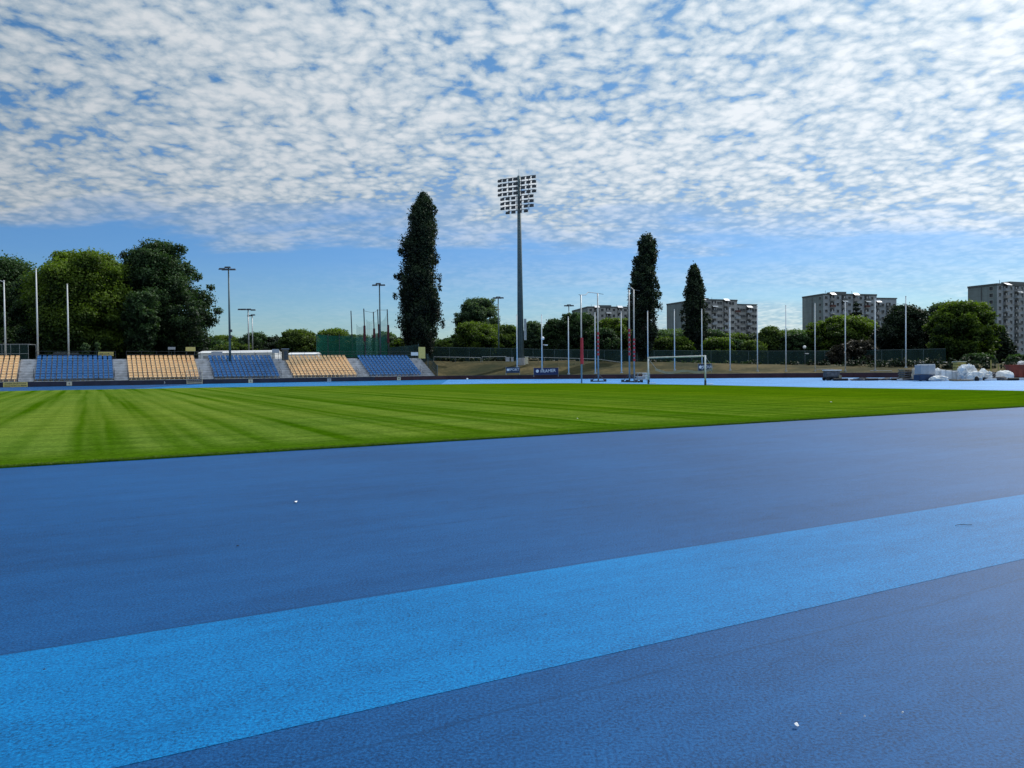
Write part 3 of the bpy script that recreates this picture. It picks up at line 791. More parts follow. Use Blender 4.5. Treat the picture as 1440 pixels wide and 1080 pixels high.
# ------------------------------------------------------------------ fences on the bank
def mesh_fence(pts, h, label, mat, postmat, nm='mesh_fence', step=3.0, topbar=True):
    o0 = Vector(pts[0]); r = empty(nm, o0, 0, label, 'fence', None)
    m = MB(); g = MB()
    for a, b_ in zip(pts, pts[1:]):
        a = Vector(a) - o0; b_ = Vector(b_) - o0
        m.quad(a, b_, b_ + Vector((0, 0, h)), a + Vector((0, 0, h)))
        n = max(1, int((b_ - a).length / step))
        for i in range(n): c = a + (b_ - a) * i / n; g.tube(c, c + Vector((0, 0, h + .05)), .04, n=6)
        if topbar: g.tube(a + Vector((0, 0, h)), b_ + Vector((0, 0, h)), .03, n=6)
    m.build('mesh_panel', mat, r); g.build('fence_posts', postmat, r); return r
fp = []
for px, pyb, D in ((604, 509, 150), (660, 510, 150), (720, 511, 149), (780, 513, 147), (850, 514, 144), (920, 515, 141), (1000, 516, 138), (1080, 517, 134), (1160, 518, 128), (1240, 518, 122), (1330, 518, 114)):
    fp.append(at(px, pyb, D))
mesh_fence(fp, 2.9, 'long dark green mesh fence along the top of the bank', M['netd'], M['mast'])
# pale rail on the bank
def tube_rail(ptspx, D, h, label, mat, grp):
    pts = [at(x, y, d) for x, y, d in ptspx]; o0 = pts[0].copy()
    r = empty('bank_rail', o0 - Vector((0, 0, h)), 0, label, 'railing', grp)
    g = MB(); g.path([p - o0 + Vector((0, 0, h)) for p in pts], .055); g.build('top_rail', mat, r)
    g = MB()
    for a, b_ in zip(pts, pts[1:]):
        n = max(1, int((b_ - a).length / 3))
        for i in range(n + 1): c = a + (b_ - a) * i / n - o0 + Vector((0, 0, h)); MB().tube(c - Vector((0, 0, h + .3)), c, .035, n=5).build('rail_post', mat, r)
tube_rail([(610, 501.8, 143), (640, 502.3, 143), (676, 503, 143)], 0, 1, 'pale rail on the bank right of the tallest poplar', M['steel'], 'pale rails along the top of the bank')
tube_rail([(678, 501.8, 143), (712, 501.6, 143)], 0, 1, 'pale rail on the bank just left of the flood mast', M['steel'], 'pale rails along the top of the bank')
tube_rail([(742, 502.2, 142), (790, 503.5, 140), (840, 505, 138), (876, 510, 132)], 0, 1.2, 'pale rail on the bank right of the flood mast', M['steel'], 'pale rails along the top of the bank')
tube_rail([(1252, 509.5, 112), (1344, 509.2, 104)], 0, 1.3, 'green-grey rail behind the building material', M['steel'], 'pale rails along the top of the bank')
tube_rail([(1148, 519.4, 112), (1172, 519.6, 111)], 0, .6, 'short pale rail above the small cart', M['steel'], 'pale rails along the top of the bank')
tube_rail([(1224, 521.5, 106), (1254, 521.6, 104)], 0, .6, 'short pale rail left of the building material', M['steel'], 'pale rails along the top of the bank')

def small_frame(px0, px1, py0, py1, D, label):
    a = at(px0, py0, D); b_ = at(px1, py0, D); h = (py1 - py0) / F * D; w = (b_ - a).length
    r = empty('training_goal', (a.x, a.y, a.z - h), math.atan2(b_.y - a.y, b_.x - a.x), label, 'training goal', 'small training goals on the bank')
    MB().tube((0, 0, h), (w, 0, h), .06).build('crossbar', M['wood'], r)
    for x in (0, w): MB().tube((x, 0, 0), (x, 0, h), .06).build('post', M['wood'], r)
    for x in (0, w): MB().tube((x, 0, h), (x, 1.0, 0), .03).build('brace', M['wood'], r)
small_frame(743, 757.5, 505.3, 513, 137, 'small wooden training goal just right of the flood mast')
small_frame(785, 809, 507.3, 514, 134, 'small wooden training goal left of the throwing gate')
# cabinets by the mast
for x0, x1, y0, y1, D, lb, mt in ((711, 716.5, 502.7, 508.5, 136, 'left of the two grey cabinets beside the flood mast', 'greybox'), (718.5, 722, 502.9, 508.5, 136, 'narrow right one of the two grey cabinets beside the flood mast', 'greybox'),
                                  (738.2, 742.6, 502, 512, 136, 'tall beige cabinet against the right side of the flood mast', 'sbeige')):
    a = at(x0, y1, D); w = (x1 - x0) / F * D; h = (y1 - y0) / F * D
    r = empty('electrical_cabinet', (a.x + w / 2, a.y, a.z), .1, lb, 'cabinet', 'cabinets around the flood mast')
    MB().box((0, 0, h / 2), (w, .5, h)).build('body', M[mt], r, bevel=.02); MB().box((0, 0, h + .03), (w + .08, .6, .06)).build('lid', M['concl'], r)
    dd_ = MB().box((0, -.26, h / 2), (w * .8, .02, h * .8)).build('door', M[mt], r); MB().box((w * .28, -.28, h * .5), (.03, .03, .12)).build('handle', M['dsteel'], dd_)
# banners on the bank
def bank_banner(px0, px1, py0, py1, D, mat, txt, label, dot=False, rz=.15, tilt=0):
    a = at(px0, py1, D); w = (px1 - px0) / F * D; h = (py1 - py0) / F * D
    r = empty('advertising_banner', (a.x + w / 2, a.y, a.z), rz, label, 'banner', 'dark banners with white writing on the bank')
    MB().box((0, 0, h / 2), (w, .04, h)).build('cloth', mat, r)
    lettering(txt, h * .62, M['wtext'], r, (w * .08, -.035, h * .55), rot=(math.pi / 2, -tilt, 0))
    if dot:
        g = MB().tube((-w * .36, -.03, h * .55), (-w * .36, -.05, h * .55), h * .22, n=14); g.build('emblem', M['wtext'], r)
    g = MB()
    for x in (-w / 2, w / 2): g.tube((x, .04, -.3), (x, .04, h + .1), .03)
    g.build('stakes', M['steel'], r)
bank_banner(711.5, 731, 516.5, 524.5, 124, M['dnavy'], 'SPORT', 'small dark banner with white round emblem below the flood mast', dot=True)
bank_banner(750.5, 785.5, 517.5, 527.3, 121, M['navy'], 'FRAMER', 'larger navy banner with white lettering on the bank', dot=True, tilt=.06)
bank_banner(981.5, 1001.5, 512, 521.5, 112, M['dnavy'], 'MEDIA', 'dark banner with pale writing behind the right goal post', dot=True)

# ------------------------------------------------------------------ gates of tall posts on the apron
def post_gate(p1, p2, D1, D2, label, pad1, pad2, feet):
    (xt1, yt1, xb1, yb1), (xt2, yt2, xb2, yb2) = p1, p2
    a = G(xb1, yb1); b_ = G(xb2, yb2); o0 = Vector((a.x, a.y, 0))
    r = empty('throwing_gate', o0, 0, label, 'throwing cage posts', 'pairs of tall cage posts beyond the pitch')
    tops = []
    for (xt, yt, xb, yb), bb in ((p1, a), (p2, b_)):
        h = zproj(xt, yt, bb.y); q = Vector((bb.x, bb.y, 0)) - o0
        MB().tube(q, q + Vector((0, 0, h)), .09, .075, 10).build('post', M['steel'], r, smooth=True); tops.append(q + Vector((0, 0, h)))
    m = (tops[0] + tops[1]) / 2
    MB().path([tops[0], tops[0] * .72 + tops[1] * .28 + Vector((0, 0, -.03)), tops[0] * .6 + tops[1] * .4 + Vector((0, 0, .25)), tops[1]], .045).build('top_bar', M['steel'], r)
    MB().path([tops[1], tops[1] + Vector((.7, 0, -.12))], .025).build('pulley_arm', M['dsteel'], r); MB().path([tops[0], tops[0] + Vector((-.25, 0, .05))], .03).build('pulley_arm', M['dsteel'], r)
    for (x, y0, y1, rr, solid), bb in ((pad1, a), (pad2, b_)):
        z0, z1 = zproj(x, y1, bb.y), zproj(x, y0, bb.y); q = Vector((bb.x, bb.y, 0)) - o0
        if solid: MB().tube(q + Vector((.05, 0, z0)), q + Vector((.05, 0, z1)), rr, rr * .8, 10).build('padding', M['red'], r)
        else:
            g = MB(); n = 6
            for i in range(n):
                za = z0 + (z1 - z0) * i / n; g.tube(q + Vector((0, 0, za)), q + Vector((0, 0, za + (z1 - z0) / n * .62)), rr, rr, 8)
            g.build('tape_wrapping', M['redtape'], r)
    for q in ([Vector((b_.x, b_.y, 0)) - o0] if feet == 1 else [Vector((0, 0, 0)), Vector((b_.x, b_.y, 0)) - o0]):
        g = MB().box((q.x, q.y, .07), (1.9, .25, .12)).box((q.x, q.y, .07), (.25, 1.6, .14)).box((q.x - .8, q.y, .2), (.3, .3, .2)).box((q.x + .8, q.y, .2), (.3, .3, .2)); g.build('base_plate', M['dsteel'], r)
        for sx_ in (-1, 1): MB().tube((q.x, q.y, .95), (q.x + sx_ * .75, q.y, .12), .03).build('brace', M['dsteel'], r)
post_gate((817.2, 415, 818, 538.8), (840.8, 412.5, 841.5, 536.8), 0, 0, 'left pair of tall grey posts with red padding beyond the pitch', (818, 475, 512, .19, True), (841, 465, 500, .13, False), 1)
post_gate((885.2, 407, 885.4, 537.3), (891.8, 407.5, 892, 537.5), 0, 0, 'right close pair of tall grey posts with red and white tape', (885, 460, 500, .13, False), (892, 474, 508, .12, False), 2)

# ------------------------------------------------------------------ goal
pa = G(911.8, 540.3); pb = G(991.9, 541.9); o0 = Vector((pa.x, pa.y, .0)); v = (pb - pa); v.z = 0; W = v.length; u = v / W; bk = Vector((-u.y, u.x, 0))
r = empty('football_goal', o0, math.atan2(u.y, u.x), 'white full-size football goal at the far end of the pitch', 'goal')
r.location.z = .03
H = 2.45 * W / 7.4
H = zproj(992, 501.2, pb.y)
for x in (0, W): 
    MB().tube((x, 0, .38), (x, 0, H), .075, n=10).build('post', M['white'], r, smooth=True)
    MB().tube((x, 0, 0), (x, 0, .42), .095, n=10).build('post_sleeve', M['dsteel'], r)
MB().tube((-.05, 0, H), (W + .05, 0, H), .075, n=10).build('crossbar', M['white'], r, smooth=True)
for x in (0, W): MB().tube((x, 0, .1), (x, .9, .06), .03).tube((x, 0, H * .98), (x, .9, H * .6), .015).build('net_stay', M['steel'], r)
m = MB(); n = 10                                   # gathered-up net hanging in swags
for i in range(n):
    k0, k1 = i / n, (i + 1) / n
    f0 = H * .60 - .34 * 4 * k0 * (1 - k0) * (1 + .5 * math.sin(9 * k0)); f1 = H * .60 - .34 * 4 * k1 * (1 - k1) * (1 + .5 * math.sin(9 * k1))
    m.quad((W * k0, .85, f0 - .22), (W * k1, .85, f1 - .22), (W * k1, .85, f1), (W * k0, .85, f0))
m.build('gathered_net', mat_net('gathered_netting', (.4, .42, .4), .6), r)

# equipment trolley beside the goal
p = G(903, 537.8); r = empty('equipment_trolley', (p.x, p.y, 0), .25, 'grey frame trolley loaded with white crates left of the goal', 'trolley')
g = MB()
for x in (-.7, .7):
    for y in (-.45, .45): g.tube((x, y, .1), (x, y, 1.05), .03)
for z in (.3, .65, 1.05):
    for y in (-.45, .45): g.tube((-.7, y, z), (.7, y, z), .025)
    for x in (-.7, .7): g.tube((x, -.45, z), (x, .45, z), .025)
g.build('frame', M['steel'], r)
MB().box((-.3, 0, .5), (.62, .7, .34)).build('crate', M['greybox'], r, bevel=.02); MB().box((.42, 0, .62), (.45, .7, .5)).build('crate', M['white'], r, bevel=.02); MB().box((.4, 0, 1.0), (.5, .6, .12)).build('crate', M['white'], r)
for x in (-.6, -.2, .6):
    MB().tube((x, -.5, .1), (x, -.42, .1), .1, n=12).build('wheel', M['black'], r)

# small cart
p = G(1170, 535); r = empty('utility_cart', (p.x, p.y, 0), .1, 'low dark cart with a pale top standing on the pale blue track', 'cart')
MB().box((0, 0, 1.12), (1.75, .9, .1)).build('top', M['concl'], r); MB().box((-.05, 0, .72), (1.55, .75, .62)).build('body', M['rubble'], r, bevel=.03)
MB().box((.7, -.3, .42), (.28, .4, .3)).build('tool_box', M['wood'], r)
for x in (-.7, 0, .7): MB().tube((x, -.45, .2), (x, -.3, .2), .2, n=12).build('wheel', M['black'], r); MB().tube((x, .3, .2), (x, .45, .2), .2, n=12).build('wheel', M['black'], r)
MB().box((0, 0, .36), (1.5, .5, .08)).build('chassis', M['dsteel'], r)

# ------------------------------------------------------------------ building material on the right
def lump(name, px, py, D, w, h, dep, mat, label, cat, grp=None, seed=1, rz=0, rough=.25, flat=0, sub=4):
    p = at(px, py, D); p.z = max(0, 0)
    bm = bmesh.new(); bmesh.ops.create_icosphere(bm, subdivisions=sub, radius=1)
    for v_ in bm.verts:
        n_ = mnoise.noise(v_.co * 1.6 + Vector((seed * 3.1, 0, 0))) * rough + mnoise.noise(v_.co * 4 + Vector((seed, 5, 0))) * rough * .55 - abs(mnoise.noise(v_.co * 3.1 + Vector((2, seed, 0)))) * rough * .8
        c = v_.co * (1 + n_); sx_ = abs(c.x) ** .8 * math.copysign(1, c.x)
        v_.co = Vector((sx_ * w / 2, c.y * dep / 2, max(0, (c.z + .55) / 1.55) * h))
    me = bpy.data.meshes.new(name); bm.to_mesh(me); bm.free(); me.materials.append(mat)
    for pl in me.polygons: pl.use_smooth = False
    o = bpy.data.objects.new(name, me); C.objects.link(o); o.location = (p.x, p.y, 0.0); o.rotation_euler = (0, 0, rz)
    return tag(o, label, cat, grp)
DD = 78
def kk(px, D=DD): return px / F * D
GB = 'sacks and wrapped bundles in the building material'
def gpos(px, D=DD): p = at(px, 520, D); return Vector((p.x, p.y, 0))
# dark board/pallet stack
p = gpos(1276, 80); r = empty('pallet_stack', p, .1, 'low stack of dark boards under the rightmost net pole', 'pallet stack')
for i in range(5): MB().box((0, 0, .15 + i * .24), (1.5 - .05 * (i % 2), 1.0, .12)).build('board_layer', M['wood'] if i > 3 else M['rubble'], r)
g = MB()
for i in range(5):
    for x in (-.6, 0, .6): g.box((x, 0, .04 + i * .24), (.12, .9, .1))
g.build('spacers', M['wood'], r)
# tank in a frame on dark crate
p = gpos(1300, 76); r = empty('crate', p + Vector((0, 0, 0)), .05, 'dark blue crate under the grey box', 'crate')
MB().box((0, 0, .34), (1.6, 1.1, .60)).build('body', M['blueplastic'], r, bevel=.03); 
for x in (-.7, 0, .7): MB().box((x, -.5, .03), (.2, .12, .08)).build('foot', M['black'], r)
r = empty('wrapped_pallet_box', p + Vector((0.05, 0, .66)), .05, 'large grey wrapped box on top of the dark blue crate', 'box')
MB().box((0, 0, .47), (1.5, 1.1, .94)).build('box_body', M['greybox'], r, bevel=.04); MB().box((.1, 0, .97), (1.3, .9, .08)).build('lid', M['white'], r)
g = MB()
for x in (-.5, 0, .5): g.box((x, -.562, .47), (.04, .02, .92))
g.build('straps', M['steel'], r)
lump('building_sack', 1288.5, 530, 79, .95, 1.35, .9, plain('sack_beige', (.5, .42, .33), .9, 0, .2), 'beige sack wedged left of the grey wrapped box', 'sack', GB, 3)
lump('building_sack', 1316, 530, 77, 1.2, 1.25, 1.0, M['hull'], 'white sack pressed against the right side of the grey box', 'sack', GB, 4)
lump('building_sack', 1320, 532, 75, 1.8, .55, .9, M['hull'], 'flat white sack lying in front of the grey box', 'sack', GB, 5)
# wrapped wedge block
p = gpos(1334, 77); r = empty('wrapped_bundle', p, -.08, 'long pale wrapped bundle with a sloping top', 'bundle', GB)
m = MB(); m.add([(-.95, -.5, .1), (1.05, -.5, .1), (1.05, .5, .1), (-.95, .5, .1), (-.95, -.5, 1.12), (1.05, -.5, .85), (1.05, .5, .85), (-.95, .5, 1.12)], [(0, 3, 2, 1), (4, 5, 6, 7), (0, 1, 5, 4), (1, 2, 6, 5), (2, 3, 7, 6), (3, 0, 4, 7)])
m.build('wrapping', M['hull'], r, bevel=.06); m = MB(); 
for x in (-.5, .1, .7): m.box((x, 0, .56), (.04, 1.03, 1.0 - x * .13))
m.build('straps', M['steel'], r); MB().box((0, 0, .05), (2.1, 1.1, .1)).build('pallet', M['wood'], r)
# ochre stack
p = gpos(1349, 82); r = empty('board_stack', p, .05, 'tall stack of ochre boards among the white sacks', 'stack')
for i in range(6): MB().box((.02 * (i % 2), 0, .18 + i * .31), (.95, .8, .27)).build('board_bundle', M['ochre'], r, bevel=.02)
MB().box((0, 0, .02), (.9, .8, .05)).build('pallet', M['wood'], r); MB().box((0, 0, 1.90), (1.05, .9, .06)).build('lid', M['sbeige'], r)
lump('building_sack', 1360, 532, 76, 1.7, 1.7, 1.3, M['hull'], 'tallest white sack leaning beside the ochre boards', 'sack', GB, 8, rough=.4)
lump('building_sack', 1371, 532, 75, 1.5, .95, 1.1, M['hull'], 'low white sack right of the tallest sack', 'sack', GB, 9, rough=.35)
lump('building_sack', 1383, 532, 75.5, 1.7, 1.0, 1.1, M['hull'], 'crumpled white sack with dark openings beside the rubble', 'sack', GB, 10, rough=.5)
o = lump('rubber_roll', 1373.5, 533, 73.6, .4, .42, .4, M['black'], 'small black lump in front of the low white sacks', 'lump', None, 11)
lump('rubble_heap', 1395, 532, 76.5, 1.5, .75, 1.1, M['rubble'], 'small heap of dark rubble between the white sacks and the white mound', 'rubble', None, 12, rough=.6)
lump('gravel_mound', 1412.5, 532, 76, 1.75, .98, 1.4, plain('white_gravel', (.74, .74, .74), .9, 0, .15, 4), 'white rounded mound left of the rust red skip', 'mound', None, 13, rough=.12)
# skip
p = gpos(1440, 77); r = empty('skip_container', p, .05, 'rust red skip container at the right edge', 'skip')
m = MB(); m.add([(-1.05, -.8, .3), (1.6, -.8, .3), (1.6, .8, .3), (-1.05, .8, .3), (-1.3, -1, 1.45), (1.9, -1, 1.45), (1.9, 1, 1.45), (-1.3, 1, 1.45)], [(0, 3, 2, 1), (0, 1, 5, 4), (1, 2, 6, 5), (2, 3, 7, 6), (3, 0, 4, 7)])
m.build('body', M['rust'], r)
g = MB().box((.3, -1, 1.47), (3.3, .09, .09)).box((.3, 1, 1.47), (3.3, .09, .09)).box((-1.3, 0, 1.47), (.09, 2.0, .09)).box((1.9, 0, 1.47), (.09, 2, .09)); g.build('rim', M['rust'], r)
g = MB()
for x in (-.6, .1, .8, 1.5): g.box((x, -.93, .85), (.07, .1, 1.05))
g.build('ribs', M['rust'], r)
o = lump('building_sack', 1436, 515, 77, .75, .5, .6, M['hull'], 'small white sack on top of the rust red skip', 'sack', GB, 14); o.location.z = 1.38
MB().box((.3, 0, 1.0), (2.7, 1.6, .5)).build('rubble_fill', M['rubble'], r)
for px, y0, D, lb in ((1393.5, 507, 80, 'thin ochre post standing behind the dark rubble heap'), (1404, 513, 81, 'shorter ochre post left of the white mound')):
    p = gpos(px, D); h_ = zproj(px, y0, D); o = MB().tube((0, 0, 0), (0, 0, h_), .07, .06).tube((0, 0, h_), (0, 0, h_ + .05), .09, .09).build('timber_post', M['ochre'], None, loc=p); tag(o, lb, 'post')
# loose strips, planks and rolls lying along the edge of the apron
rng = random.Random(4)
for i in range(26):
    px = 1184 + i * 10 + rng.uniform(-3, 3); D = 83 - i * .34 + rng.uniform(-1.5, 1.5); p = gpos(px, D); w = rng.uniform(.9, 2.2)
    k = i % 4
    r_ = rng.uniform(-.35, .25)
    if k == 0: o = MB().tube((-w / 2, 0, .13), (w / 2, 0, .13), .14, n=10).build('roll', M['black'], None, loc=p, rz=r_); tag(o, 'black roll of covering lying along the edge of the pale blue track', 'roll', 'black rolls along the pale track')
    elif k == 1: o = MB().box((0, 0, .09), (w, .35, .14)).box((0.1, .05, .19), (w * .8, .3, .06)).build('plank', M['concl'], None, loc=p, rz=r_); tag(o, 'pale plank lying along the edge of the pale blue track', 'plank', 'pale planks along the pale track')
    else: o = lump('rubble_heap', px, 530, D, w, rng.uniform(.18, .42), .6, M['rubble'], 'low dark rubble heap along the edge of the pale blue track', 'rubble', 'low rubble heaps along the pale track', i + 20, rough=.6, sub=2)
o = MB().box((0, 0, .08), (1.9, .8, .12)).build('plank', M['wood'], None, loc=gpos(1352, 73.5), rz=.05); tag(o, 'broad brown board lying in front of the ochre stack', 'board')

# ------------------------------------------------------------------ litter
def scrap(px, py, w, h, mat, label, seed):
    p = G(px, py); n = 7; rg = random.Random(seed); m = MB()
    top = [(math.cos(2 * math.pi * i / n) * w * rg.uniform(.6, 1.1), math.sin(2 * math.pi * i / n) * h * rg.uniform(.6, 1.1), .006 + rg.uniform(0, .014)) for i in range(n)]
    m.add([(0, 0, .02)] + top, [(0, i + 1, (i + 1) % n + 1) for i in range(n)])
    o = m.build('litter_scrap', mat, None, loc=(p.x, p.y, .004), rz=rg.uniform(-.3, .3)); tag(o, label, 'litter', 'white scraps on the track'); return o
scrap(416.3, 707, .024, .07, M['awn'], 'white scrap alone on the dark blue lane near the pitch', 1)
scrap(1119.5, 1023.4, .012, .014, M['awn'], 'largest white flake on the nearest dark lane', 2)
scrap(1182, 1009.5, .004, .004, M['awn'], 'tiny white flake right of the largest flake', 3)
scrap(1216, 1012.5, .006, .004, M['awn'], 'thin white flake farther right of the largest flake', 4)
scrap(1269, 1007.5, .006, .004, M['hull'], 'thin grey white flake farthest right on the nearest lane', 5)
scrap(63, 946, .008, .012, M['ink'], 'small dark crumb on the light blue lane', 6)
scrap(334.5, 770, .012, .02, M['ink'], 'small dark crumb on the wide dark blue lanes', 7)
scrap(1169, 567, .05, .12, M['awn'], 'white scrap lying on the far grass', 8).location.z = .05
scrap(812, 591, .03, .06, M['awn'], 'tiny white scrap on the grass near the track', 9).location.z = .05
p = G(1355, 740); m = MB(); m.path([(-.09, -.012, .006), (-.03, .0, .012), (.04, -.004, .008), (.09, .014, .006)], .003); o = m.build('twig', M['bark'], None, loc=(p.x, p.y, .006)); tag(o, 'short dark twig on the light blue lane', 'twig')
p = G(657, 534.5); bm = bmesh.new(); bmesh.ops.create_icosphere(bm, subdivisions=2, radius=.16); me = bpy.data.meshes.new('ball'); bm.to_mesh(me); bm.free(); me.materials.append(M['awn'])
o = bpy.data.objects.new('ball', me); C.objects.link(o); o.location = (p.x, p.y, .16); tag(o, 'small white ball lying at the foot of the maroon wall', 'ball')

# ------------------------------------------------------------------ apartment blocks
def block(px_c, D, hpx_top, yaw, gable_px, fac_px, storeys, label, split=None, drop=0, wallm='wallf', phase=0, ncol=None, vis=8, basez=0.5):
    c = at(px_c, 500, D); ztop = zproj(px_c, hpx_top, D); c.z = basez; Ht = ztop - basez
    def far(px, dirv):
        d = ray(px, 500); k = (c.y * d.x - c.x * d.y) / (dirv.x * d.y - dirv.y * d.x); return k
    fx = Vector((math.cos(yaw), math.sin(yaw), 0)); gy = Vector((-math.sin(yaw), math.cos(yaw), 0))
    LF = far(fac_px, fx); LG = far(gable_px, gy)
    Lh = far(split, fx) if split else LF
    r = empty('apartment_block', c, yaw, label, 'apartment block', 'concrete apartment blocks beyond the trees')
    hd_ = drop / F * D
    m = MB(); mm = M[wallm]
    m.add([(0, 0, 0), (Lh, 0, 0), (Lh, 0, Ht), (0, 0, Ht)], [(0, 1, 2, 3)], 0)
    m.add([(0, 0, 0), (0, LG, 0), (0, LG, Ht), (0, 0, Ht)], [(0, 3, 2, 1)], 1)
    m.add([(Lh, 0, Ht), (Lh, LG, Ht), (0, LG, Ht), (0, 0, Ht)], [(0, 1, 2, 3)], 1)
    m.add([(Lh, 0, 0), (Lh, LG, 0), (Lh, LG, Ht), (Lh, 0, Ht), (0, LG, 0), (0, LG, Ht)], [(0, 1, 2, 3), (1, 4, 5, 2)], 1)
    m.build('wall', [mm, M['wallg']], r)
    if split:
        m = MB(); h2 = Ht - hd_
        m.box(((Lh + LF) / 2 + .01, LG / 2 + .3, h2 / 2), (LF - Lh, LG - .6, h2)); m.build('wing', [mm], r)
        MB().box(((Lh + LF) / 2 + .1, LG / 2 + .3, h2 + .15), (LF - Lh + .3, LG, .5)).build('parapet', M['par'], r)
    g = MB(); t_ = .3; z = Ht + .1
    g.box((Lh / 2, -.02, z), (Lh + .3, t_, .75)).box((-.02, LG / 2, z), (t_, LG + .2, .75)).box((Lh + .02, LG / 2, z), (t_, LG, .75)).box((Lh / 2, LG, z), (Lh + .3, t_, .75)); g.build('parapet', M['par'], r)
    MB().box((Lh * .45, LG * .5, Ht + 1.1), (Lh * .25, LG * .3, 2.0)).build('roof_house', M['par'], r)
    for q in (.2, .7): MB().tube((Lh * q, LG * .4, Ht), (Lh * q, LG * .4, Ht + 2.6), .08).build('antenna', M['dsteel'], r)
    # gable joint and pipe
    MB().box((-.06, LG * .52, Ht / 2), (.14, .5, Ht)).build('gable_joint', M['par'], r)
    sh = Ht / storeys; n = ncol or max(3, int(LF / 3.2)); cw = LF / n
    wf = MB()
    for q in ((0, 0, .68, 1.5, .09), (0, 0, -.68, 1.5, .09)): wf.box((q[0], 0, q[2]), (q[3], .12, q[4]))
    for q in (-.705, .02, .705): wf.box((q, 0, 0), (.09 if q != .02 else .06, .12, 1.27))
    wpn = MB().box((0, .01, 0), (1.34, .05, 1.3)); pane0 = None
    win0 = None; bal0 = None; cnt = 0; rg = random.Random(int(px_c))
    for f in range(storeys - 1, max(-1, storeys - 1 - vis), -1):
        for k in range(n):
            x = (k + .5) * cw; y = -.03 if x < Lh else .27
            if x >= Lh and (f + 1) * sh > Ht - hd_ + .5: continue
            z = (f + .5) * sh
            isb = (k + phase) % 2 == 0
            if isb and f < storeys:
                b0 = empty('balcony', (0, 0, 0)); b0.empty_display_size = .1
                C.objects.unlink(b0); bpy.data.objects.remove(b0)
                mt = rg.choice([M['balw'], M['balw'], M['balr'], M['par'], M['wallb']])
                d_ = MB(); hh = sh
                d_.box((x, y + .02, z), (cw * .74, .12, hh * .80), 0)                     # flat dark panel, shade of the recess put into its colour
                d_.box((x, y - .62, z - hh * .42), (cw * .78, 1.2, .16), 1)               # slab
                d_.box((x, y - 1.18, z - hh * .22), (cw * .78, .07, hh * .34), 2)         # front panel
                d_.box((x - cw * .38, y - .6, z - hh * .22), (.07, 1.15, hh * .34), 2); d_.box((x + cw * .38, y - .6, z - hh * .22), (.07, 1.15, hh * .34), 2)
                d_.box((x + rg.uniform(-.6, .6), y - .1, z - .1), (.7, .06, hh * .6), 3)
                d_.build('balcony', [M['log'], M['wallf'], mt, M['frame']], r)
                top = f == storeys - 1 or (x >= Lh and (f + 2) * sh > Ht - hd_ + .5)
                if (top and (k // 2) % 2 == 0) or (f == storeys - 2 and (k // 2) % 2 == 1 and x < Lh) :
                    MB().add2([(x - cw * .42, y - .05, z + hh * .78), (x + cw * .42, y - .05, z + hh * .78), (x + cw * .42, y - 1.9, z + hh * .42), (x - cw * .42, y - 1.9, z + hh * .42)]).build('canopy', M['awn'], r)
            else:
                for dx in ((-cw * .22, cw * .24) if cw > 3.4 else (0,)):
                    if cnt >= 98: break
                    if win0 is None: win0 = wf.build('window', M['frame'], r); o = win0; pane0 = wpn.build('pane', M['glass'], o)
                    else: o = inst(win0, r); inst(pane0, o).name = 'pane'
                    o.name = 'window'; o.location = (x + dx, y - .03, z + .1); o.scale = (min(1.2, cw / 3.0) * rg.uniform(.85, 1.05), 1, rg.choice((1.12, 1.12, 1.0))); cnt += 1
    # stairwell windows on the gable near the facade
    for f in range(storeys - 1, max(0, storeys - 5), -1):
        o = inst(win0, r, (-.03, 2.4, (f + .5) * sh), -math.pi / 2); o.name = 'window'; inst(pane0, o).name = 'pane'
    return r
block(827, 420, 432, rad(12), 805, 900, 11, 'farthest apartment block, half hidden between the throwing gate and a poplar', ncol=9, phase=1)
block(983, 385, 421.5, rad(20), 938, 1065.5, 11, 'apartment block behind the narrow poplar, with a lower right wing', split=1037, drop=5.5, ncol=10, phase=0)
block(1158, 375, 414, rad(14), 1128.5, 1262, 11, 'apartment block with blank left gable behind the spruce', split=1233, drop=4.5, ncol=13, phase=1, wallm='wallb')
block(1402, 300, 400, rad(22), 1361, 1500, 12, 'nearest apartment block cut off by the right edge of the photo', ncol=13, phase=1, wallm='wallb', vis=11)

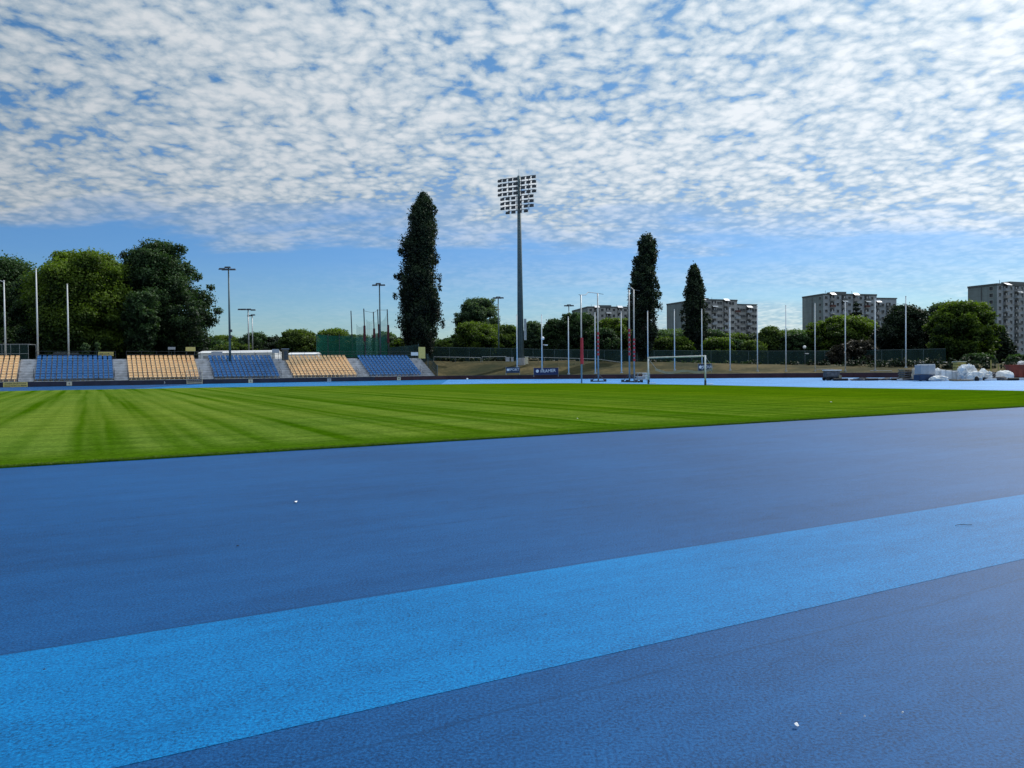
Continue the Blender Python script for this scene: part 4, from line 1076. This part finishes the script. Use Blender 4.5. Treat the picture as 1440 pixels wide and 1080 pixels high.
# ------------------------------------------------------------------ trees
def leaf_cloud(centers, radii, nper, size, rng, flat=.75, tone_bias=0.0, sunv=None, upright=0.0):
    Vs = []; tones = []
    for c, R, n in zip(centers, radii, nper):
        d = rng.normal(0, 1, (n, 3)); d /= np.linalg.norm(d, axis=1)[:, None]
        rr = R[0] * (rng.random(n) ** .38) * (1 + .28 * rng.normal(0, 1, n) * .6)
        P = c + d * rr[:, None] * np.array([1, 1, R[1]])
        nrm = d * .55 + rng.normal(0, 1, (n, 3)) * .6 + np.array([0, 0, .35]); nrm /= np.linalg.norm(nrm, axis=1)[:, None]
        a = np.cross(nrm, rng.normal(0, 1, (n, 3))); a /= (np.linalg.norm(a, axis=1)[:, None] + 1e-6)
        if upright: a = a * (1 - upright) + np.array([0, 0, upright]); a /= np.linalg.norm(a, axis=1)[:, None]
        b_ = np.cross(nrm, a); s = size * rng.uniform(.6, 1.35, n)
        a *= s[:, None] * .62; b_ *= s[:, None] * .42
        Vs.append(np.stack([P - a, P + b_ - a * .1, P + a, P - b_ + a * .15], 1).reshape(-1, 3))
        ct = rng.uniform(-.22, .22)
        tn = .32 + ct + .26 * d[:, 2] + .22 * (rr / R[0] - .7) + rng.normal(0, .14, n) + tone_bias  # lighter at clump tops and outsides, daylight painted as leaf tone
        if sunv is not None: tn += .15 * (d @ sunv)  # sunward leaves lighter as well, sunlight put into the tone
        tones.append(np.clip(tn, 0, 1))
    V = np.concatenate(Vs); return V, np.arange(len(V)).reshape(-1, 4), np.concatenate(tones)
SUNAZ, SUNEL = rad(44), rad(42)
sunv = np.array([math.sin(SUNAZ) * math.cos(SUNEL), math.cos(SUNAZ) * math.cos(SUNEL), math.sin(SUNEL)])
def tree(name, prof, D, mat, label, seed, leaf=.30, dens=1.0, clump=.17, cat='tree', grp=None, aspect=.8, base=None, pxb=None, trunk_r=.3, upright=0.0, gap=0.0, yscale=1.0):
    """prof: outline of the crown as (pixel row, left, right) read at depth D, turned into metres"""
    rng = np.random.default_rng(seed)
    rows_ = []
    for y, xl, xr in prof:
        a = at(xl, y, D); b_ = at(xr, y, D); rows_.append((a.z, a.x, b_.x))
    rows_.sort(); zs = np.array([q[0] for q in rows_]); xl = np.array([q[1] for q in rows_]); xr = np.array([q[2] for q in rows_])
    cx = float((xl.mean() + xr.mean()) / 2) if pxb is None else at(pxb, 500, D).x
    zb = terr(cx, D) if base is None else base
    wmax = float((xr - xl).max()); Hc = zs[-1] - zs[0]
    R0 = clump * min(wmax, Hc * 1.4); R0 = max(R0, .55)
    cs = []; rs = []; n_ = []
    vol = sum((xr[i] - xl[i]) ** 2 * .8 * (zs[min(i + 1, len(zs) - 1)] - zs[i]) for i in range(len(zs)))
    N_ = int(np.clip(vol / (R0 ** 3) * .9, 22 if aspect < 1 else 130, 190))
    tries = 0
    while len(cs) < N_ and tries < 6000:
        tries += 1
        z = rng.uniform(zs[0], zs[-1]); l = np.interp(z, zs, xl); rr = np.interp(z, zs, xr); w2 = (rr - l) / 2 * (1 + (.16 if aspect < 1 else .04) * mnoise.noise(Vector((z * .7, seed * 1.7, 0)))); m_ = (l + rr) / 2
        ang = rng.uniform(0, 2 * np.pi); q = rng.random() ** .42
        R = R0 * rng.uniform(.6, 1.25); R = min(R, max(.3, w2 * .8))
        k = max(0.0, w2 - R * (.55 if aspect < 1 else .75)) * q
        if len(cs) % 4 == 3: R *= .5; k = w2 * rng.uniform(.85, 1.06)
        x = m_ + math.cos(ang) * k; y = D + math.sin(ang) * k * yscale
        if z + R * aspect > zs[-1] + R * .2: z = zs[-1] - R * aspect * .8
        if gap and mnoise.noise(Vector((x * .35, y * .35, z * .35 + seed))) < -gap: continue
        cs.append(np.array([x, y, z])); rs.append((R, aspect)); n_.append(int(dens * 34 * (R / leaf) ** 2 * .55) + 20)
    if aspect > 1:                                # dense core of a columnar crown
        for z in np.linspace(zs[0] + .5, zs[-1] - 1.2, 46):
            w2 = (np.interp(z, zs, xr) - np.interp(z, zs, xl)) / 2; m_ = (np.interp(z, zs, xr) + np.interp(z, zs, xl)) / 2
            for sg in (-1, 1): cs.append(np.array([m_ + sg * w2 * .36, D, z])); rs.append((max(.2, w2 * .48), 1.0)); n_.append(int((150 if gap else 300) * dens))
    V, Fc, tn = leaf_cloud(cs, rs, n_, leaf, rng, sunv=sunv, upright=upright)
    hz = np.repeat(0, 1); zz_ = V.reshape(-1, 4, 3)[:, 0, 2]; xx_ = V.reshape(-1, 4, 3)[:, 0, 0]
    tn = np.clip(tn + .42 * ((zz_ - zs[0]) / max(Hc, .1) - .62) + .10 * (xx_ - (xl.mean() + xr.mean()) / 2) / (wmax / 2), 0, 1)  # crown darker below and to the left: shade painted into leaf tone
    o0 = Vector((cx, D, zb))
    r = empty(name, o0, 0, label, cat, grp)
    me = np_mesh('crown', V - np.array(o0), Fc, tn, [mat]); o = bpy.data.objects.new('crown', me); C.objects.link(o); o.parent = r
    # trunk and limbs
    m = MB(); zt_ = zs[0] + Hc * (.55 if Hc > 3 else .4) - zb; lean = random.Random(seed).uniform(-.02, .02) * Hc
    mid = Vector((lean, 0, zt_ * .5)); topv = Vector(((np.interp(zs[0] + Hc * .5, zs, (xl + xr) / 2) - cx), 0, zt_))
    tr_ = trunk_r * max(.5, min(1.6, Hc / 9))
    m.tube((0, 0, -.3), (0, 0, .25), tr_ * 1.35, tr_ * 1.02, 9); m.tube((0, 0, .25), mid, tr_, tr_ * .8, 9); m.tube(mid, topv, tr_ * .8, tr_ * .45, 8)
    idx = rng.permutation(len(cs))[:16]
    for i in idx:
        e = Vector(cs[i]) - o0; k = rng.uniform(.45, .98); st = mid.lerp(topv, k) if e.z > mid.z else Vector((0, 0, max(.3, e.z * .5)))
        kn = st.lerp(e, .5) + Vector((0, 0, .1 * (e - st).length)); m.tube(st, kn, tr_ * .33, tr_ * .2, 6); m.tube(kn, e, tr_ * .2, tr_ * .06, 5)
    m.build('trunk', M['bark'], r, smooth=True); return r

GT = 'trees beyond the stand and the bank'
tree('broadleaf_tree', [(364, -30, 20), (378, -55, 36), (405, -75, 44), (445, -80, 48), (485, -70, 46), (500, -45, 30)], 140, L['oak'], 'dark green tree cut off by the left edge of the photo', 11, leaf=.34, grp=GT)
tree('broadleaf_tree', [(388, 30, 60), (410, 22, 72), (450, 22, 78), (490, 28, 76), (500, 36, 66)], 134, L['oak'], 'narrow dark tree behind the tallest white flagpole', 12, leaf=.32, grp=GT)
tree('broadleaf_tree', [(357, 86, 150), (366, 74, 160), (376, 60, 168), (392, 50, 180), (425, 47, 190), (455, 52, 196), (480, 62, 192), (496, 80, 175)], 130, L['yg'], 'broad yellow-green tree behind the left blue seats', 13, leaf=.32, dens=1.2, grp=GT)
tree('broadleaf_tree', [(343, 214, 243), (350, 192, 254), (364, 180, 260), (378, 170, 268), (392, 166, 285), (404, 168, 297), (420, 172, 296), (440, 178, 311), (450, 184, 302), (466, 190, 300), (482, 205, 290), (496, 220, 270)], 138, L['oak'], 'tall spreading dark oak right of the yellow-green tree', 14, leaf=.32, dens=.95, grp=GT, gap=.32, clump=.12)
tree('broadleaf_tree', [(412, 186, 214), (430, 176, 222), (460, 172, 224), (490, 180, 218), (500, 190, 210)], 128, L['oak'], 'smaller dark tree in front of the oak, above the yellow seats', 15, leaf=.31, grp=GT)
for i, (a, b_, t_) in enumerate(((-90, -10, 455), (-20, 70, 452), (60, 140, 448), (125, 205, 455), (195, 275, 452))):
    tree('broadleaf_tree', [(t_, a + 20, b_ - 20), (t_ + 15, a, b_), (490, a - 5, b_ + 5), (502, a, b_)], 158, L['dark'], ['almost black thicket tree behind the far left seats', 'almost black thicket tree behind the wire enclosure', 'almost black thicket tree under the yellow-green tree', 'almost black thicket tree between the yellow-green tree and the oak', 'almost black thicket tree under the oak'][i], 30 + i, leaf=.55, grp='dark thicket under the big trees', clump=.2)
for px, w, D, sd in ((120, 10, 119, 3), (137, 7, 120, 4)):
    tree('columnar_shrub', [(482, px - 2, px + 2), (488, px - w / 2, px + w / 2), (500, px - w / 2, px + w / 2)], D, L['grey'], 'small green shrub over the blue seats, ' + ('broader left one' if w == 10 else 'narrower right one'), 50 + sd, leaf=.25, cat='shrub', grp='small shrubs above the left blue seats', trunk_r=.08, base=3.6)
FARS = [(283, 344, 473, 205, 'olive', 'low far tree just right of the oak'), (318, 352, 478, 215, 'grey', 'low far tree behind the tall slender mast'), (334, 381, 469, 190, 'oak', 'dark rounded far tree behind the paired masts'),
        (378, 400, 479, 260, 'brown', 'hazy brownish far tree between two darker ones'), (393, 450, 465, 180, 'olive', 'olive rounded tree left of the green netting'), (445, 500, 464, 185, 'yg', 'yellowish tree behind the green netting'),
        (478, 526, 472, 178, 'grey', 'green tree behind the left posts of the throwing cage'), (520, 562, 468, 172, 'grey', 'green tree between the throwing cage and the tallest poplar'), (548, 578, 478, 150, 'yg', 'small bright tree at the left foot of the tallest poplar'), (610, 640, 480, 170, 'olive', 'small olive tree at the right foot of the tallest poplar')]
for i, (a, b_, t_, D, k, lb) in enumerate(FARS):
    w = b_ - a
    tree('broadleaf_tree', [(t_, a + w * .35, b_ - w * .38), (t_ + 4, a + w * .15, b_ - w * .18), (t_ + 12, a + w * .02, b_ - w * .04), (492, a, b_), (502, a + w * .05, b_ - w * .05)], D, L[k], lb, 70 + i, leaf=.34, grp=GT, clump=.15, base=2.6, dens=1.1)
rgf = random.Random(12)
fill_where = ['behind the tall slender mast', 'between the paired masts and the olive tree', 'behind the olive rounded tree', 'behind the green netting, left part', 'behind the green netting, right part', 'behind the throwing cage', 'behind the tallest poplar', 'right of the tallest poplar', 'behind the round grey-green tree', 'behind the flood mast', 'right of the flood mast', 'behind the left throwing gate', 'behind the farthest apartment block corner', 'behind the second poplar', 'between the second poplar and the middle block', 'behind the narrow poplar', 'under the middle apartment block', 'under the right corner of the middle block', 'between the middle and right blocks', 'left of the right block gable']
for i, wh in enumerate(fill_where):
    x0 = 300 + i * 43; t_ = (478 if i < 10 else 467) + rgf.uniform(-3, 7); w = 44
    tree('hedgerow_tree', [(t_, x0 - 9, x0 + 4), (t_ + 3, x0 - 22, x0 + 18), (t_ + 9, x0 - w, x0 + w * .9), (496, x0 - w * 1.1, x0 + w * 1.1), (508, x0 - w, x0 + w)], 196 + rgf.uniform(-8, 8), L[['oak', 'olive', 'dark', 'grey'][i % 4]], 'low tree of the far tree line ' + wh, 400 + i, leaf=.42, grp='low trees of the far tree line', clump=.16, base=2.4, dens=.9)
GP = 'tall columnar poplars'
tree('poplar_tree', [(270, 594, 598), (278, 589, 603), (290, 582, 610), (303, 575, 613), (318, 571, 618), (332, 567, 617), (345, 563, 614), (375, 558, 619), (400, 556, 620), (430, 557, 621), (455, 557, 622), (475, 562, 618), (487, 570, 612), (497, 584, 606)], 143, L['pop'],
     'tallest dark columnar poplar, right of the stand', 101, leaf=.30, dens=1.15, clump=.13, aspect=1.6, grp=GP, trunk_r=.4, upright=.35)
tree('poplar_tree', [(331, 906, 912), (340, 899, 921), (352, 895, 925), (375, 890, 925), (400, 885, 927), (430, 881, 927), (460, 882, 928), (480, 886, 924), (493, 893, 916), (502, 899, 911)], 142, L['pop'],
     'second tall dark poplar, behind the red and white taped posts', 102, leaf=.31, dens=1.05, clump=.14, aspect=1.6, grp=GP, trunk_r=.38, upright=.35, gap=.42)
tree('poplar_tree', [(373, 973, 978), (382, 968, 984), (400, 965, 989), (420, 961, 991), (440, 959, 995), (458, 960, 999), (475, 962, 993), (488, 968, 988), (497, 974, 984)], 150, L['pop'],
     'narrowest and lowest poplar, in front of the middle apartment block', 103, leaf=.31, dens=1.05, clump=.16, aspect=1.6, grp=GP, trunk_r=.3, upright=.35, gap=.45)
MID = [
    ([(421, 664, 691), (428, 650, 699), (438, 641, 703), (448, 638, 704), (456, 641, 702), (466, 650, 698), (478, 655, 690)], 178, 'grey', 'round grey-green tree rising over the bushes left of the flood mast', .10, .12),
    ([(455, 655, 676), (463, 642, 690), (475, 633, 704), (488, 629, 708), (500, 632, 708)], 162, 'yg', 'yellow-green bushy tree below the round grey-green tree', 0, .14),
    ([(458, 690, 718), (466, 680, 728), (480, 676, 734), (495, 676, 736), (502, 680, 734)], 166, 'olive', 'olive bushy tree just left of the flood mast', 0, .14),
    ([(453, 742, 754), (462, 738, 762), (475, 736, 772), (492, 736, 776), (503, 740, 772)], 168, 'grey', 'leafy tree just right of the flood mast', 0, .15),
    ([(450, 774, 784), (458, 766, 794), (470, 760, 802), (490, 758, 806), (504, 764, 800)], 164, 'oak', 'dark tree between the flood mast and the throwing gate', 0, .15),
    ([(441, 796, 822), (450, 788, 836), (465, 784, 846), (490, 784, 850), (506, 790, 846)], 158, 'oak', 'dark broad tree behind the left throwing gate', 0, .14),
    ([(450, 850, 880), (458, 838, 892), (472, 832, 898), (492, 832, 900), (506, 838, 896)], 156, 'yg', 'yellowish dark tree left of the second poplar', 0, .14),
    ([(463, 838, 858), (475, 828, 868), (492, 826, 872), (506, 832, 868)], 150, 'oak', 'lower dark tree inside the left throwing gate', 0, .16),
    ([(476, 928, 946), (483, 916, 956), (494, 912, 960), (508, 916, 958)], 150, 'olive', 'low olive tree right of the second poplar', 0, .18),
    ([(475, 948, 964), (483, 942, 972), (496, 938, 976), (508, 942, 974)], 146, 'yg', 'low yellow-green tree left of the narrow poplar', 0, .18),
    ([(477, 998, 1018), (484, 990, 1028), (496, 986, 1034), (510, 990, 1030)], 144, 'yg', 'low yellow-green tree right of the narrow poplar', 0, .18),
    ([(479, 1024, 1046), (486, 1016, 1054), (498, 1014, 1058), (511, 1018, 1056)], 146, 'oak', 'low dark tree below the middle apartment block', 0, .18),
    ([(480, 1050, 1066), (487, 1044, 1074), (498, 1042, 1078), (511, 1046, 1076)], 142, 'olive', 'low olive tree below the right corner of the middle block', 0, .18),
    ([(460, 1076, 1088), (468, 1070, 1098), (480, 1066, 1106), (497, 1064, 1108), (512, 1070, 1104)], 146, 'olive', 'taller tree between the middle and right apartment blocks', 0, .15),
    ([(470, 1108, 1130), (478, 1100, 1138), (494, 1096, 1142), (512, 1100, 1140)], 142, 'oak', 'dark tree behind the globe lamp', 0, .16),
    ([(446, 1168, 1204), (453, 1152, 1222), (463, 1140, 1230), (480, 1133, 1234), (498, 1133, 1232), (512, 1140, 1226)], 142, 'yg', 'broad yellow-green tree in front of the right apartment block', 0, .12),
    ([(430, 1266, 1280), (437, 1254, 1296), (448, 1244, 1306), (465, 1236, 1312), (490, 1232, 1316), (512, 1238, 1312)], 134, 'dark', 'dark broad tree behind the rightmost net pole', 0, .12),
    ([(426, 1324, 1352), (434, 1306, 1366), (448, 1300, 1372), (470, 1300, 1374), (500, 1304, 1370)], 136, 'grey', 'pale feathery tree left of the nearest apartment block', .15, .12),
    ([(427, 1334, 1372), (436, 1322, 1386), (450, 1312, 1396), (468, 1308, 1402), (485, 1310, 1400), (500, 1318, 1390), (513, 1330, 1376)], 122, 'yg', 'rounded yellow-green tree at the left of the nearest apartment block', 0, .12),
    ([(498, 1366, 1384), (505, 1354, 1394), (515, 1352, 1398)], 112, 'oak', 'low dark shrub behind the white sacks', 0, .2),
    ([(465, 1394, 1408), (480, 1388, 1420), (500, 1384, 1424), (516, 1388, 1424)], 128, 'dark', 'narrow dark tree at the foot of the nearest apartment block', 0, .16),
    ([(500, 1425, 1445), (508, 1416, 1470), (518, 1412, 1480)], 112, 'oak', 'low shrub behind the rust red skip', 0, .2),
]
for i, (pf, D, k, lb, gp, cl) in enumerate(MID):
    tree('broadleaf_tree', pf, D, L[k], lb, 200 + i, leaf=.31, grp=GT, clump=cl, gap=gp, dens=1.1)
tree('brownish_shrub', [(480, 1196, 1222), (487, 1180, 1230), (498, 1160, 1232), (512, 1156, 1230)], 126, L['brown'], 'dull brown shrub in front of the broad yellow-green tree', 301, leaf=.3, cat='shrub', clump=.14, trunk_r=.12)
# spruce
def spruce(px, pyt, pyb, wpx, D, seed, label):
    rng = np.random.default_rng(seed); x = at(px, pyb, D).x; zt = zproj(px, pyt, D); zb = zproj(px, pyb, D); cs = []; rs = []; n_ = []
    nl = 11
    for i in range(nl):
        k = i / (nl - 1); z = zt - (zt - zb) * k; R = (wpx / 2 / F * D) * (k * .95 + .05)
        for a in range(int(3 + 7 * k)):
            ang = rng.uniform(0, 6.28); q = R * rng.uniform(.5, 1)
            cs.append(np.array([x + math.cos(ang) * q * .8, D + math.sin(ang) * q * .8, z - q * .18])); rs.append((max(.5, R * .34), .45)); n_.append(int(60 + 90 * k))
    V, Fc, tn = leaf_cloud(cs, rs, n_, .42, rng, sunv=sunv); b0 = terr(x, D)
    r = empty('spruce_tree', (x, D, b0), 0, label, 'tree', GT)
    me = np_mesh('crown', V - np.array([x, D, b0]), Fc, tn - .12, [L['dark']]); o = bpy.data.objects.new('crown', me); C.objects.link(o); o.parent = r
    MB().tube((0, 0, -.2), (0, 0, zt - b0 - .3), .28, .04, 8).build('trunk', M['bark'], r)
spruce(1204, 428, 490, 50, 160, 5, 'dark spruce rising in front of the right apartment block')
# dark hedge on the bank
def hedge(px0, px1, py0, py1, D0_, D1_, label, seed, mat='dark'):
    rng = np.random.default_rng(seed); a = at(px0, py0, D0_); b_ = at(px1, py0, D1_); n = int((b_ - a).length / .9); cs = []; rs = []; nn = []
    h = (py1 - py0) / F * (D0_ + D1_) / 2
    for i in range(n * 2):
        k = rng.random(); p = a.lerp(b_, k); cs.append(np.array([p.x, p.y + rng.uniform(-.6, .6), p.z - h * rng.uniform(.25, .8)])); rs.append((h * .45 * rng.uniform(.7, 1.2), .8)); nn.append(60)
    V, Fc, tn = leaf_cloud(cs, rs, nn, .3, rng); o0 = np.array([a.x, a.y, a.z - h])
    me = np_mesh('hedge', V - o0, Fc, tn, [L[mat]]); o = bpy.data.objects.new('hedge', me); C.objects.link(o); o.location = o0
    tag(o, label, 'hedge', 'dark hedges along the top of the bank')
hedge(612, 712, 502.5, 510, 146, 146, 'dark low hedge behind the pale rail left of the flood mast', 1)
hedge(742, 850, 504, 514, 144, 140, 'dark low hedge behind the two training goals', 2)
hedge(850, 940, 505, 516, 140, 134, 'dark low hedge at the foot of the second poplar', 3)
hedge(940, 1060, 507, 517, 132, 128, 'dark low hedge behind the goal crossbar', 4, 'oak')
hedge(1060, 1180, 507, 521, 126, 119, 'dark hedge behind the globe lamp', 5)
hedge(1180, 1300, 504, 524, 118, 108, 'dark hedge above the right end of the maroon wall', 6)
hedge(1300, 1450, 504, 528, 106, 94, 'dark hedge behind the building material', 7)

# far wood closing the horizon
def far_wood():
    rng = np.random.default_rng(9); cs = []; rs = []; nn = []
    for i in range(620):
        px = rng.uniform(-900, 2300); D = rng.uniform(430, 620); p = at(px, 510, D)
        cs.append(np.array([p.x, p.y, rng.uniform(2, 8) ])); rs.append((rng.uniform(5, 8), .9)); nn.append(60)
    V, Fc, tn = leaf_cloud(cs, rs, nn, 3.0, rng)
    me = np_mesh('far_wood', V, Fc, tn, [L['grey']]); o = bpy.data.objects.new('far_wood', me); C.objects.link(o); tag(o, 'low band of distant trees along the horizon', 'wood', kind='stuff')
far_wood()

# ------------------------------------------------------------------ sky and light
w = bpy.data.worlds.new('World'); SC.world = w; w.use_nodes = True; t = w.node_tree
bg = t.nodes['Background']
sky = t.nodes.new('ShaderNodeTexSky'); sky.sky_type = 'NISHITA'; sky.sun_disc = False
sky.sun_elevation = SUNEL; sky.sun_rotation = SUNAZ; sky.altitude = 50; sky.air_density = 1.0; sky.dust_density = .6; sky.ozone_density = 1.6
tc = t.nodes.new('ShaderNodeTexCoord'); sp = t.nodes.new('ShaderNodeSeparateXYZ'); t.links.new(tc.outputs['Generated'], sp.inputs[0])
zc = math_node(t, 'ADD', math_node(t, 'MAXIMUM', sp.outputs['Z'], 0), .18)
U = math_node(t, 'DIVIDE', sp.outputs['X'], zc); Vv = math_node(t, 'DIVIDE', sp.outputs['Y'], zc)
cb = t.nodes.new('ShaderNodeCombineXYZ'); t.links.new(U, cb.inputs[0]); t.links.new(Vv, cb.inputs[1])
P = cb.outputs[0]
def wmap(scale, rot=0, loc=(0, 0, 0)):
    mp = t.nodes.new('ShaderNodeMapping'); t.links.new(P, mp.inputs['Vector']); mp.inputs['Scale'].default_value = scale; mp.inputs['Rotation'].default_value = (0, 0, rot); mp.inputs['Location'].default_value = loc; return mp.outputs[0]
# warp so that the cells are not regular
wn = noise_node(t, 4.5, 4, .5, wmap((1, 1, 1)))
wv = t.nodes.new('ShaderNodeVectorMath'); wv.operation = 'MULTIPLY_ADD'; t.links.new(wn.outputs['Color'], wv.inputs[0]); wv.inputs[1].default_value = (.07, .07, 0); t.links.new(P, wv.inputs[2])
vor = t.nodes.new('ShaderNodeTexVoronoi'); vor.feature = 'SMOOTH_F1'; vor.inputs['Scale'].default_value = 16; vor.inputs['Smoothness'].default_value = .6
t.links.new(wv.outputs[0], vor.inputs['Vector'])
puff = math_node(t, 'SUBTRACT', .62, vor.outputs['Distance'])
vor2 = t.nodes.new('ShaderNodeTexVoronoi'); vor2.feature = 'SMOOTH_F1'; vor2.inputs['Scale'].default_value = 33; vor2.inputs['Smoothness'].default_value = .35
t.links.new(wv.outputs[0], vor2.inputs['Vector'])
puff2 = math_node(t, 'SUBTRACT', .45, vor2.outputs['Distance'])
n1 = noise_node(t, 9.5, 7, .66, wv.outputs[0])
n2 = noise_node(t, 1.7, 4, .55, wmap((1, 1, 1), .5, (3.3, 1.2, 0)))
n3 = noise_node(t, 38, 3, .6, wv.outputs[0])
# edge of the cloud deck: it ends toward the horizon
en = noise_node(t, 1.3, 6, .6, wmap((.55, 1.1, 1), .35, (1, 7, 0)))
# limit: V < edge(U)
rr2 = math_node(t, 'SQRT', math_node(t, 'ADD', math_node(t, 'MULTIPLY', U, U), math_node(t, 'MULTIPLY', Vv, Vv)))
slope = math_node(t, 'ADD', rr2, math_node(t, 'MULTIPLY', U, -.09))
edge = math_node(t, 'ADD', slope, math_node(t, 'MULTIPLY', math_node(t, 'SUBTRACT', en.outputs['Fac'], .5), 1.9))
deck = t.nodes.new('ShaderNodeMapRange'); t.links.new(edge, deck.inputs['Value']); deck.inputs['From Min'].default_value = 2.62; deck.inputs['From Max'].default_value = 2.95
deck.inputs['To Min'].default_value = 1; deck.inputs['To Max'].default_value = 0
# density
d1 = math_node(t, 'ADD', math_node(t, 'ADD', math_node(t, 'MULTIPLY', puff2, .75), math_node(t, 'MULTIPLY', puff, .62)), math_node(t, 'MULTIPLY', math_node(t, 'SUBTRACT', n1.outputs['Fac'], .5), 2.0))
d1 = math_node(t, 'ADD', d1, math_node(t, 'MULTIPLY', math_node(t, 'SUBTRACT', n2.outputs['Fac'], .5), 1.15))
d1 = math_node(t, 'ADD', d1, math_node(t, 'MULTIPLY', math_node(t, 'SUBTRACT', n3.outputs['Fac'], .5), .35))
dr = t.nodes.new('ShaderNodeMapRange'); dr.interpolation_type = 'SMOOTHSTEP'; t.links.new(d1, dr.inputs['Value']); dr.inputs['From Min'].default_value = -.64; dr.inputs['From Max'].default_value = -.08
cov = math_node(t, 'MULTIPLY', math_node(t, 'MAXIMUM', dr.outputs[0], 0), deck.outputs[0])
# smoother sheet at the far side of the deck
sh1 = t.nodes.new('ShaderNodeMapRange'); sh1.interpolation_type = 'SMOOTHSTEP'; t.links.new(rr2, sh1.inputs['Value']); sh1.inputs['From Min'].default_value = 1.9; sh1.inputs['From Max'].default_value = 2.6
deck2 = t.nodes.new('ShaderNodeMapRange'); deck2.interpolation_type = 'SMOOTHSTEP'; t.links.new(edge, deck2.inputs['Value']); deck2.inputs['From Min'].default_value = 2.75; deck2.inputs['From Max'].default_value = 3.05; deck2.inputs['To Min'].default_value = 1; deck2.inputs['To Max'].default_value = 0
cov = math_node(t, 'MAXIMUM', cov, math_node(t, 'MULTIPLY', math_node(t, 'MULTIPLY', sh1.outputs[0], deck2.outputs[0]), .66))
# veil cirrus low on the right + faint streaks
vn = noise_node(t, 1.0, 5, .55, wmap((.35, 1.3, 1), .15, (4, 2, 0)))
veil = ramp(t, vn.outputs['Fac'], [(.40, (.12, .12, .12)), (.60, (.62, .62, .62))])
rt = t.nodes.new('ShaderNodeMapRange'); t.links.new(sp.outputs['X'], rt.inputs['Value']); rt.inputs['From Min'].default_value = -.25; rt.inputs['From Max'].default_value = .25; rt.inputs['To Min'].default_value = .18; rt.inputs['To Max'].default_value = 1.0
vlow = t.nodes.new('ShaderNodeMapRange'); t.links.new(rr2, vlow.inputs['Value']); vlow.inputs['From Min'].default_value = 3.0; vlow.inputs['From Max'].default_value = 3.9; vlow.inputs['To Min'].default_value = .3; vlow.inputs['To Max'].default_value = 1.0
veilf = math_node(t, 'MULTIPLY', math_node(t, 'MULTIPLY', veil.outputs[0], vlow.outputs[0]), rt.outputs[0])
total = math_node(t, 'MAXIMUM', math_node(t, 'MULTIPLY', cov, .93), veilf, clamp=True)
# cloud colour: bright puffs, grey-blue where thick, brighter toward the sun
shade = math_node(t, 'ADD', math_node(t, 'MULTIPLY', d1, .62), .5)
cc = ramp(t, shade, [(.22, (4.2, 6.1, 8.3)), (.44, (6.2, 7.7, 9.1)), (.62, (8.8, 9.8, 10.6)), (.82, (11.0, 11.5, 11.9))])
sunl = math_node(t, 'ADD', math_node(t, 'MULTIPLY', sp.outputs['X'], .38), math_node(t, 'ADD', math_node(t, 'MULTIPLY', sp.outputs['Z'], .45), .68))
ccs = t.nodes.new('ShaderNodeVectorMath'); ccs.operation = 'SCALE'; t.links.new(cc.outputs[0], ccs.inputs[0]); t.links.new(sunl, ccs.inputs['Scale'])
hs = t.nodes.new('ShaderNodeHueSaturation'); hs.inputs['Saturation'].default_value = 1.2; t.links.new(sky.outputs[0], hs.inputs['Color'])
tr_ = ramp(t, sp.outputs['Z'], [(.0, (.74, .92, 1.02)), (.07, (.62, .87, 1.10)), (.14, (.55, .83, 1.19)), (.40, (.66, 1.0, 1.14))])
skt = mix(t, 1.0, hs.outputs[0], tr_.outputs[0], 'MULTIPLY')
fin = mix(t, total, skt, ccs.outputs[0])
t.links.new(fin, bg.inputs['Color']); bg.inputs['Strength'].default_value = .09

sd = bpy.data.lights.new('sun', 'SUN'); so = bpy.data.objects.new('sun', sd); C.objects.link(so)
sd.energy = 3.2; sd.angle = rad(.6); sd.color = (1.0, .955, .89)
so.rotation_euler = Vector(tuple(sunv)).to_track_quat('Z', 'Y').to_euler()
SC.view_settings.view_transform = 'Standard'; SC.view_settings.look = 'None'; SC.view_settings.exposure = 0
SC.cycles.transparent_max_bounces = 12
print('objects', len(bpy.data.objects))
